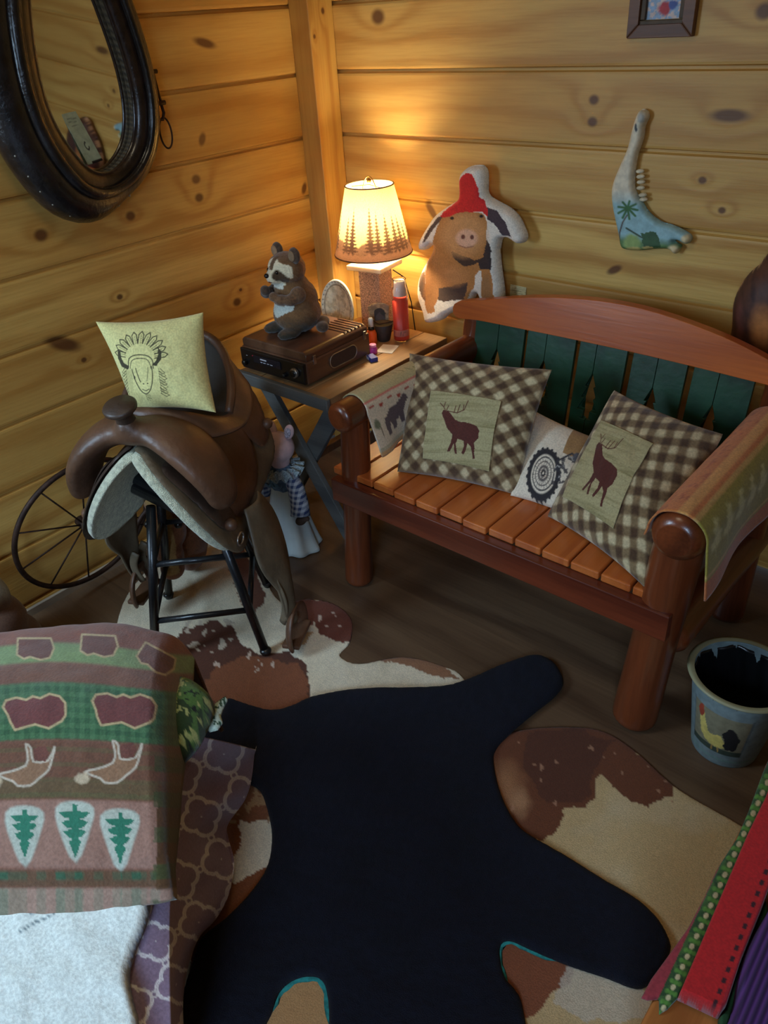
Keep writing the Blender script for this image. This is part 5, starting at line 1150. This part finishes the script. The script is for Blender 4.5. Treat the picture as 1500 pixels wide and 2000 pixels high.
# print coordinates = where the motifs sit: x along the rows 0..345, y across the rows 1230..1765
dp = (G - CAM) @ RM.T; PX = 750 + FPX * dp[..., 0] / dp[..., 2]; PY = 1000 + FPX * dp[..., 1] / dp[..., 2]
def wild(X, Y):
    Yw = Y + 14 * np.sin(X * .011 + .4) * np.clip((1700 - Y) / 500, 0, 1) - 8
    p = Paint(X, Y, (122, 78, 60))
    pl = .5 * (np.sin(X * .17) > 0) + .5 * (np.sin(X * .05 + 1) > .3)
    band = lambda a, b: np.clip((Yw - a) / 6, 0, 1) * np.clip((b - Yw) / 6, 0, 1)
    p.mix(band(1200, 1262), (128, 70, 48)); p.mix(band(1260, 1302), (118, 142, 88)); p.mix(band(1300, 1345) * .8, (112, 72, 52)); 
    ch = ((np.sin(X * .32) > 0) * .5 + (np.sin(Yw * .32) > 0) * .5); g = band(1335, 1448); p.mix(g * 1., (44, 86, 52)); p.mix(g * ch * .75, (78, 118, 76)); 
    p.mix(band(1446, 1560), (108, 70, 50)); p.mix(band(1520, 1560) * .5, (92, 86, 52)); p.mix(band(1446, 1560) * (np.sin(Yw * .22) > .6) * .3, (80, 96, 56)); p.mix(band(1556, 1690), (150, 112, 96))
    p.mix(band(1688, 1725), (104, 74, 52)); p.mix(band(1690, 1712) * pl, (58, 92, 66)); p.mix(band(1722, 1800), (164, 130, 112)); p.mix(band(1722, 1800) * pl * .6, (96, 122, 98))
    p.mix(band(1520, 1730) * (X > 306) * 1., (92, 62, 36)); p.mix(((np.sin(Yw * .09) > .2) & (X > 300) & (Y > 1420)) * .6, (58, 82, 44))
    def outl(poly, fill, edge=(186, 164, 120), w=3.4):
        d = pdist(poly, p.X, p.Y, True); i = pip(poly, p.X, p.Y); p.mix(np.where(i, 1, (w - d) / 2), edge); p.mix(np.where(i, (d - w * .35) / 1.5, 0), fill)
    R2 = (108, 54, 50)
    for dx, dy in ((-85, 4), (0, 0), (0, 0)): pass
    bearp = [(0, 14), (6, 2), (28, -2), (46, 4), (60, -2), (74, 3), (92, -4), (112, 2), (122, 16), (120, 40), (112, 50), (86, 62), (60, 52), (20, 60), (12, 44), (8, 30)]
    for x0, y0, rt in ((6, 1370, -.08), (182, 1358, .06), (-170, 1390, -.1)):
        outl([(x0 + x * math.cos(rt) - y * math.sin(rt), y0 + x * math.sin(rt) + y * math.cos(rt)) for x, y in bearp], R2)
    for x0, y0, rt in ((30, 1258, 0), (155, 1250, .05), (275, 1262, .5), (-100, 1262, 0)):
        outl([(x0 + x * math.cos(rt) - y * math.sin(rt), y0 + x * math.sin(rt) + y * math.cos(rt)) for x, y in [(6, -8), (70, -8), (76, 12), (68, 30), (50, 34), (30, 28), (18, 32), (4, 24)]], (104, 58, 44), w=3)
    moose = [(28, 1522), (-2, 1510), (20, 1504), (52, 1492), (56, 1470), (52, 1450), (62, 1458), (66, 1484), (96, 1482), (108, 1456), (104, 1476), (96, 1500), (78, 1516), (60, 1530), (36, 1530)]
    for dx, dy in ((0, 6), (170, 0), (-175, 12)):
        mp = [(x + dx, y + dy) for x, y in moose]; outl(smooth(mp, 2), (140, 104, 76), (190, 176, 156), 3.4); p.ell(-8 + dx, 1522 + dy, 14, 10, (190, 170, 140), .5, 5, .1); p.poly([(66 + dx, 1458 + dy), (90 + dx, 1452 + dy), (98 + dx, 1466 + dy), (92 + dx, 1482 + dy), (68 + dx, 1482 + dy)], (108, 62, 50), 3, .1)
    tr = [(0, 0), (8, 0), (8, 12), (30, 14), (20, 24), (10, 27), (26, 32), (18, 42), (9, 45), (22, 50), (15, 60), (8, 64), (14, 70), (4, 100), (-6, 70), (-1, 64), (-8, 60), (-15, 50), (-2, 45), (-11, 42), (-19, 32), (-3, 27), (-13, 24), (-23, 14), (0, 12)]
    for x0, y0, sc in ((46, 1582, .95), (144, 1573, 1.05), (232, 1588, 1.0), (-55, 1590, 1), (-150, 1595, 1)):
        tp = [(x0 + x * sc * 1.12, y0 + y * sc) for x, y in tr]; hull = smooth([(x0 - 30, y0 + 8), (x0 + 4, y0 - 4), (x0 + 38, y0 + 8), (x0 + 30, y0 + 50), (x0 + 6, y0 + 108), (x0 - 20, y0 + 60)], 3)
        d = pdist(hull, p.X, p.Y, True); p.mix(np.where(pip(hull, p.X, p.Y), .9, (6 - d) / 6), (184, 192, 176)); p.poly(tp, (46, 118, 92), 1, .1)
    return p.noise(.10, .10, 6)
t = thing('wildlife_blanket', tuple(P2(170, 1500, .5)), 'green and brown plaid fleece blanket with bears, moose and pine trees on the bed', 'blanket')
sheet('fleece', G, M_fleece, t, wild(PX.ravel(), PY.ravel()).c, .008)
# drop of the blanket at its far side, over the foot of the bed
D0 = G[:, 0]; D = np.stack([D0 * (1 - a) + (D0 * [1, 1, 0] + np.array([-.02, .035, .16])) * a for a in np.linspace(0, 1, 14)], 1); sheet('hanging_edge', D, simple('brown_fleece', (110, 70, 50), .95, nz=60, sheen=.3), t, None, .008)

# ------------------------------------------------------------------ bucket
bk = thing('rooster_bucket', (1.975, -.745, 0), 'pale pail with a rooster picture and black liner on the floor right of the bench', 'bucket')
Hb, rb, rt_ = .245, .078, .112
nu, nv = 260, 90; th = np.linspace(0, 2 * math.pi, nu, endpoint=False); zz = np.linspace(0, 1, nv); TH, ZZ = np.meshgrid(th, zz, indexing='ij')
a0 = math.atan2(CAM[1] + .745, CAM[0] - 1.975) - .22
XX = ((TH - a0 + math.pi) % (2 * math.pi) - math.pi); p = Paint((XX * 100).ravel(), (ZZ * 100).ravel(), (122, 140, 142)); X, Y = p.X, p.Y
pan = (np.abs(X) < 72) & (Y > 20) & (Y < 78); p.mix(pan * 1., (132, 128, 104)); p.mix(((np.abs(np.abs(X) - 72) < 2.5) & (Y > 18) & (Y < 80)) * .9, (96, 112, 118)); p.mix((pan & (Y < 28)) * 1., (58, 72, 62)); p.mix(((Y > 8) & (Y < 12)) * .5, (110, 150, 136))
p.poly(smooth([(-50, 62), (-38, 70), (-30, 55), (-14, 44), (6, 48), (20, 42), (26, 30), (0, 27), (-22, 30), (-42, 40), (-48, 50)], 3), (214, 196, 110), 2, .1); p.poly(smooth([(-56, 70), (-44, 80), (-38, 66), (-48, 60)], 3), (170, 74, 52), 2, .1)
p.poly(smooth([(14, 50), (26, 62), (46, 58), (56, 44), (50, 30), (34, 28), (20, 34), (22, 44)], 3), (26, 30, 34), 4, .1); p.line([(-6, 28), (-6, 22)], 2, (190, 150, 80)); p.line([(10, 28), (12, 22)], 2, (190, 150, 80))
RR = rb + (rt_ - rb) * ZZ
o = sheet('pail', np.stack([RR * np.cos(TH), RR * np.sin(TH), Hb * ZZ], -1), M_paint, None, p.c, .003, wrapu=True); o.parent = bk
lathe('bottom', [(.001, .004), (rb, .004), (rb, .008), (.001, .008)], (0, 0, 0), M_blk, bk, inv=False)
lathe('rim', [(rt_ - .002, Hb - .006), (rt_ + .008, Hb - .004), (rt_ + .014, Hb + .003), (rt_ + .006, Hb + .006), (rt_ - .003, Hb + .003)], (0, 0, 0), simple('cream_rim', (150, 146, 112), .4, nz=8, var=.1), bk, 64, inv=False)
th2 = np.linspace(0, 2 * math.pi, 90, endpoint=False); zl = np.linspace(0, 1, 24); TH, ZZ = np.meshgrid(th2, zl, indexing='ij')
RR = (rt_ - .004) * (1 - .35 * ZZ) + .003 * np.sin(TH * 13 + ZZ * 7); o = sheet('liner_bag', np.stack([RR * np.cos(TH), RR * np.sin(TH), Hb - .012 - .20 * ZZ + .004 * np.sin(TH * 7)], -1), M_blk, None, None, .002, wrapu=True); o.parent = bk
lathe('bag_bottom', [(.001, Hb - .19), (.05, Hb - .195), (.072, Hb - .18)], (0, 0, 0), M_blk, bk, 40, inv=False)

# ------------------------------------------------------------------ chest and cloths at the right edge
ch_ = thing('wooden_chest', (2.34, -1.34, 0), 'low wooden chest at the lower right under folded cloths', 'chest')
M_ch = wood('chest_pine', (196, 124, 62), (150, 88, 40), 1, .45, 40, .3, .12, 0, (), 0)
box('body', (0, 0, .175), (.40, .66, .33), M_ch, ch_, .006); box('lid', (0, 0, .353), (.43, .70, .024), M_ch, ch_, .006)
Xq = lambda x, y: (1250 + x / 4, 1500 + y / 4)
def flat_at(z0, z1, slope=None):
    def f(X, Y, h): px, py = Xq(X, Y); P = onv(px, py, 2, z1); P[..., 2] = z0 + h; return P
    return f
def runner(X, Y):
    p = Paint(X, Y, (44, 76, 40)); n = fbm(X * .02, Y * .02, 3); p.mix((n > .1) * .7, (70, 104, 50))
    a = np.array([260, 1720]); b = np.array([850, 440]); d = b - a; L = np.linalg.norm(d); d = d / L; t = (X - a[0]) * d[0] + (Y - a[1]) * d[1]; q = (X - a[0]) * -d[1] + (Y - a[1]) * d[0]   # q: distance from the axis
    k = np.round(t / 88) * 88; p.mix((22 - np.hypot((t - k) * .8, q * 1.0 + 4)) / 5, (200, 192, 146))
    for off, ph in ((34, 44), (-34, 44), (0, 44)): k = np.round((t - ph) / 88) * 88 + ph; p.mix((24 - np.hypot(t - k, q - off)) / 8 * .8, (88, 142, 58))
    e = q < -72; p.mix(e * 1., (150, 52, 60)); e = q > 72; p.mix(e * 1., (150, 52, 60)); return p.noise(.05, .15, 4)
t = thing('table_runner', tuple(on(1330, 1850, 2, .37)), 'green table runner with rows of pale dots and pink edge on the chest', 'table runner')
inflated('runner_cloth', [(10, 1790), (60, 1810), (150, 1800), (150, 1920), (215, 1880), (330, 1760), (900, 500), (1080, 80), (1140, -200), (1100, -260), (980, -20), (850, 330), (760, 540), (600, 790), (500, 1010), (380, 1240), (200, 1490), (90, 1640)], 8, flat_at(.366, .37), .006, 30, M_attr, t, runner)
def redp(X, Y):
    p = Paint(X, Y, (190, 30, 32)); a = np.array([590, 1830]); b = np.array([1000, 770]); d = (b - a) / np.linalg.norm(b - a); t = (X - a[0]) * d[0] + (Y - a[1]) * d[1]; q = (X - a[0]) * -d[1] + (Y - a[1]) * d[0]
    k = np.round(t / 91) * 91; p.mix(np.minimum((24 - np.abs(t - k)), (20 - np.abs(q))) / 5, (62, 24, 30)); p.mix((q > 44) * .8, (160, 30, 44)); return p.noise(.02, .12, 4)
t = thing('red_cushion', tuple(on(1450, 1800, 2, .40)), 'red felt seat pad with a row of black stitches on the chest', 'cushion')
inflated('felt_top', [(315, 1730), (640, 1880), (690, 1820), (800, 1480), (960, 1080), (1240, 300), (1500, -300), (1250, -500), (1000, 170), (850, 480), (600, 1060), (460, 1390)], 9, flat_at(.372, .405), .033, 14, M_attr, t, redp)
m, nt, bs = newmat('purple_knit'); v, ax = coords(nt); f = (ax[0] * 700).sin() * .5 + .5; nt.links.new(mixc(nt, f, tuple(lin((92, 52, 120))), tuple(lin((54, 34, 74)))), bs.inputs['Base Color']); bs.inputs['Roughness'].default_value = .95; bump(nt, bs, f, .002)
t = thing('purple_throw', tuple(on(1490, 1930, 2, .42)), 'purple ribbed throw with green edge at the bottom right corner', 'throw')
pm = smooth([(690, 2150), (700, 1960), (745, 1820), (780, 1600), (860, 1340), (1000, 1080), (1200, 800), (1700, 800), (1800, 2200)], 3)
inflated('knit', pm, 12, flat_at(.372, .42), .045, 60, m, t)
inflated('green_edge', [(640, 1890), (690, 1830), (800, 1490), (960, 1090), (1010, 960), (1030, 1090), (870, 1370), (790, 1620), (752, 1830), (715, 1960), (700, 2140), (640, 2140)], 9, flat_at(.371, .405), .018, 20, simple('green_edge_cloth', (34, 78, 44), .9, nz=40), t)

# ------------------------------------------------------------------ pieces of parts become their children
SUB = {'shade_ring': ['lamp_shade'], 'knob_face': ['knob'], 'inner_ear': ['ear'], 'ear_lining': ['ear'], 'eye': ['head', 'body'], 'nose': ['body'], 'mouth': ['body'], 'dial_marking': ['front_panel'], 'dial_window': ['front_panel'],
       'indicator': ['front_panel'], 'grille_ring': ['speaker_grille'], 'elk_patch': ['cover'], 'concho': ['skirt'], 'ring': ['skirt'], 'fleece_lining': ['skirt'], 'stirrup_tread': ['stirrup'], 'latch': ['lid'],
       'cantle_binding': ['cantle_back'], 'stud': ['outer_pad'], 'rim': ['pail'], 'label': ['glass', 'carton'], 'tooth': ['bone'], 'inner_mount': ['frame_rail'], 'felt_backing': ['fur']}
def ctr_of(o): n = len(o.data.vertices); c = np.zeros(n * 3); o.data.vertices.foreach_get('co', c); return c.reshape(-1, 3).mean(0)
for o in list(C.objects):
    if o.parent is None or o.type != 'MESH': continue
    tg_ = SUB.get(o.name.split('.')[0])
    if not tg_: continue
    cands = [c for c in o.parent.children if c is not o and c.type == 'MESH' and c.name.split('.')[0] in tg_]
    if cands: o.parent = min(cands, key=lambda c: np.linalg.norm(ctr_of(c) - ctr_of(o)))
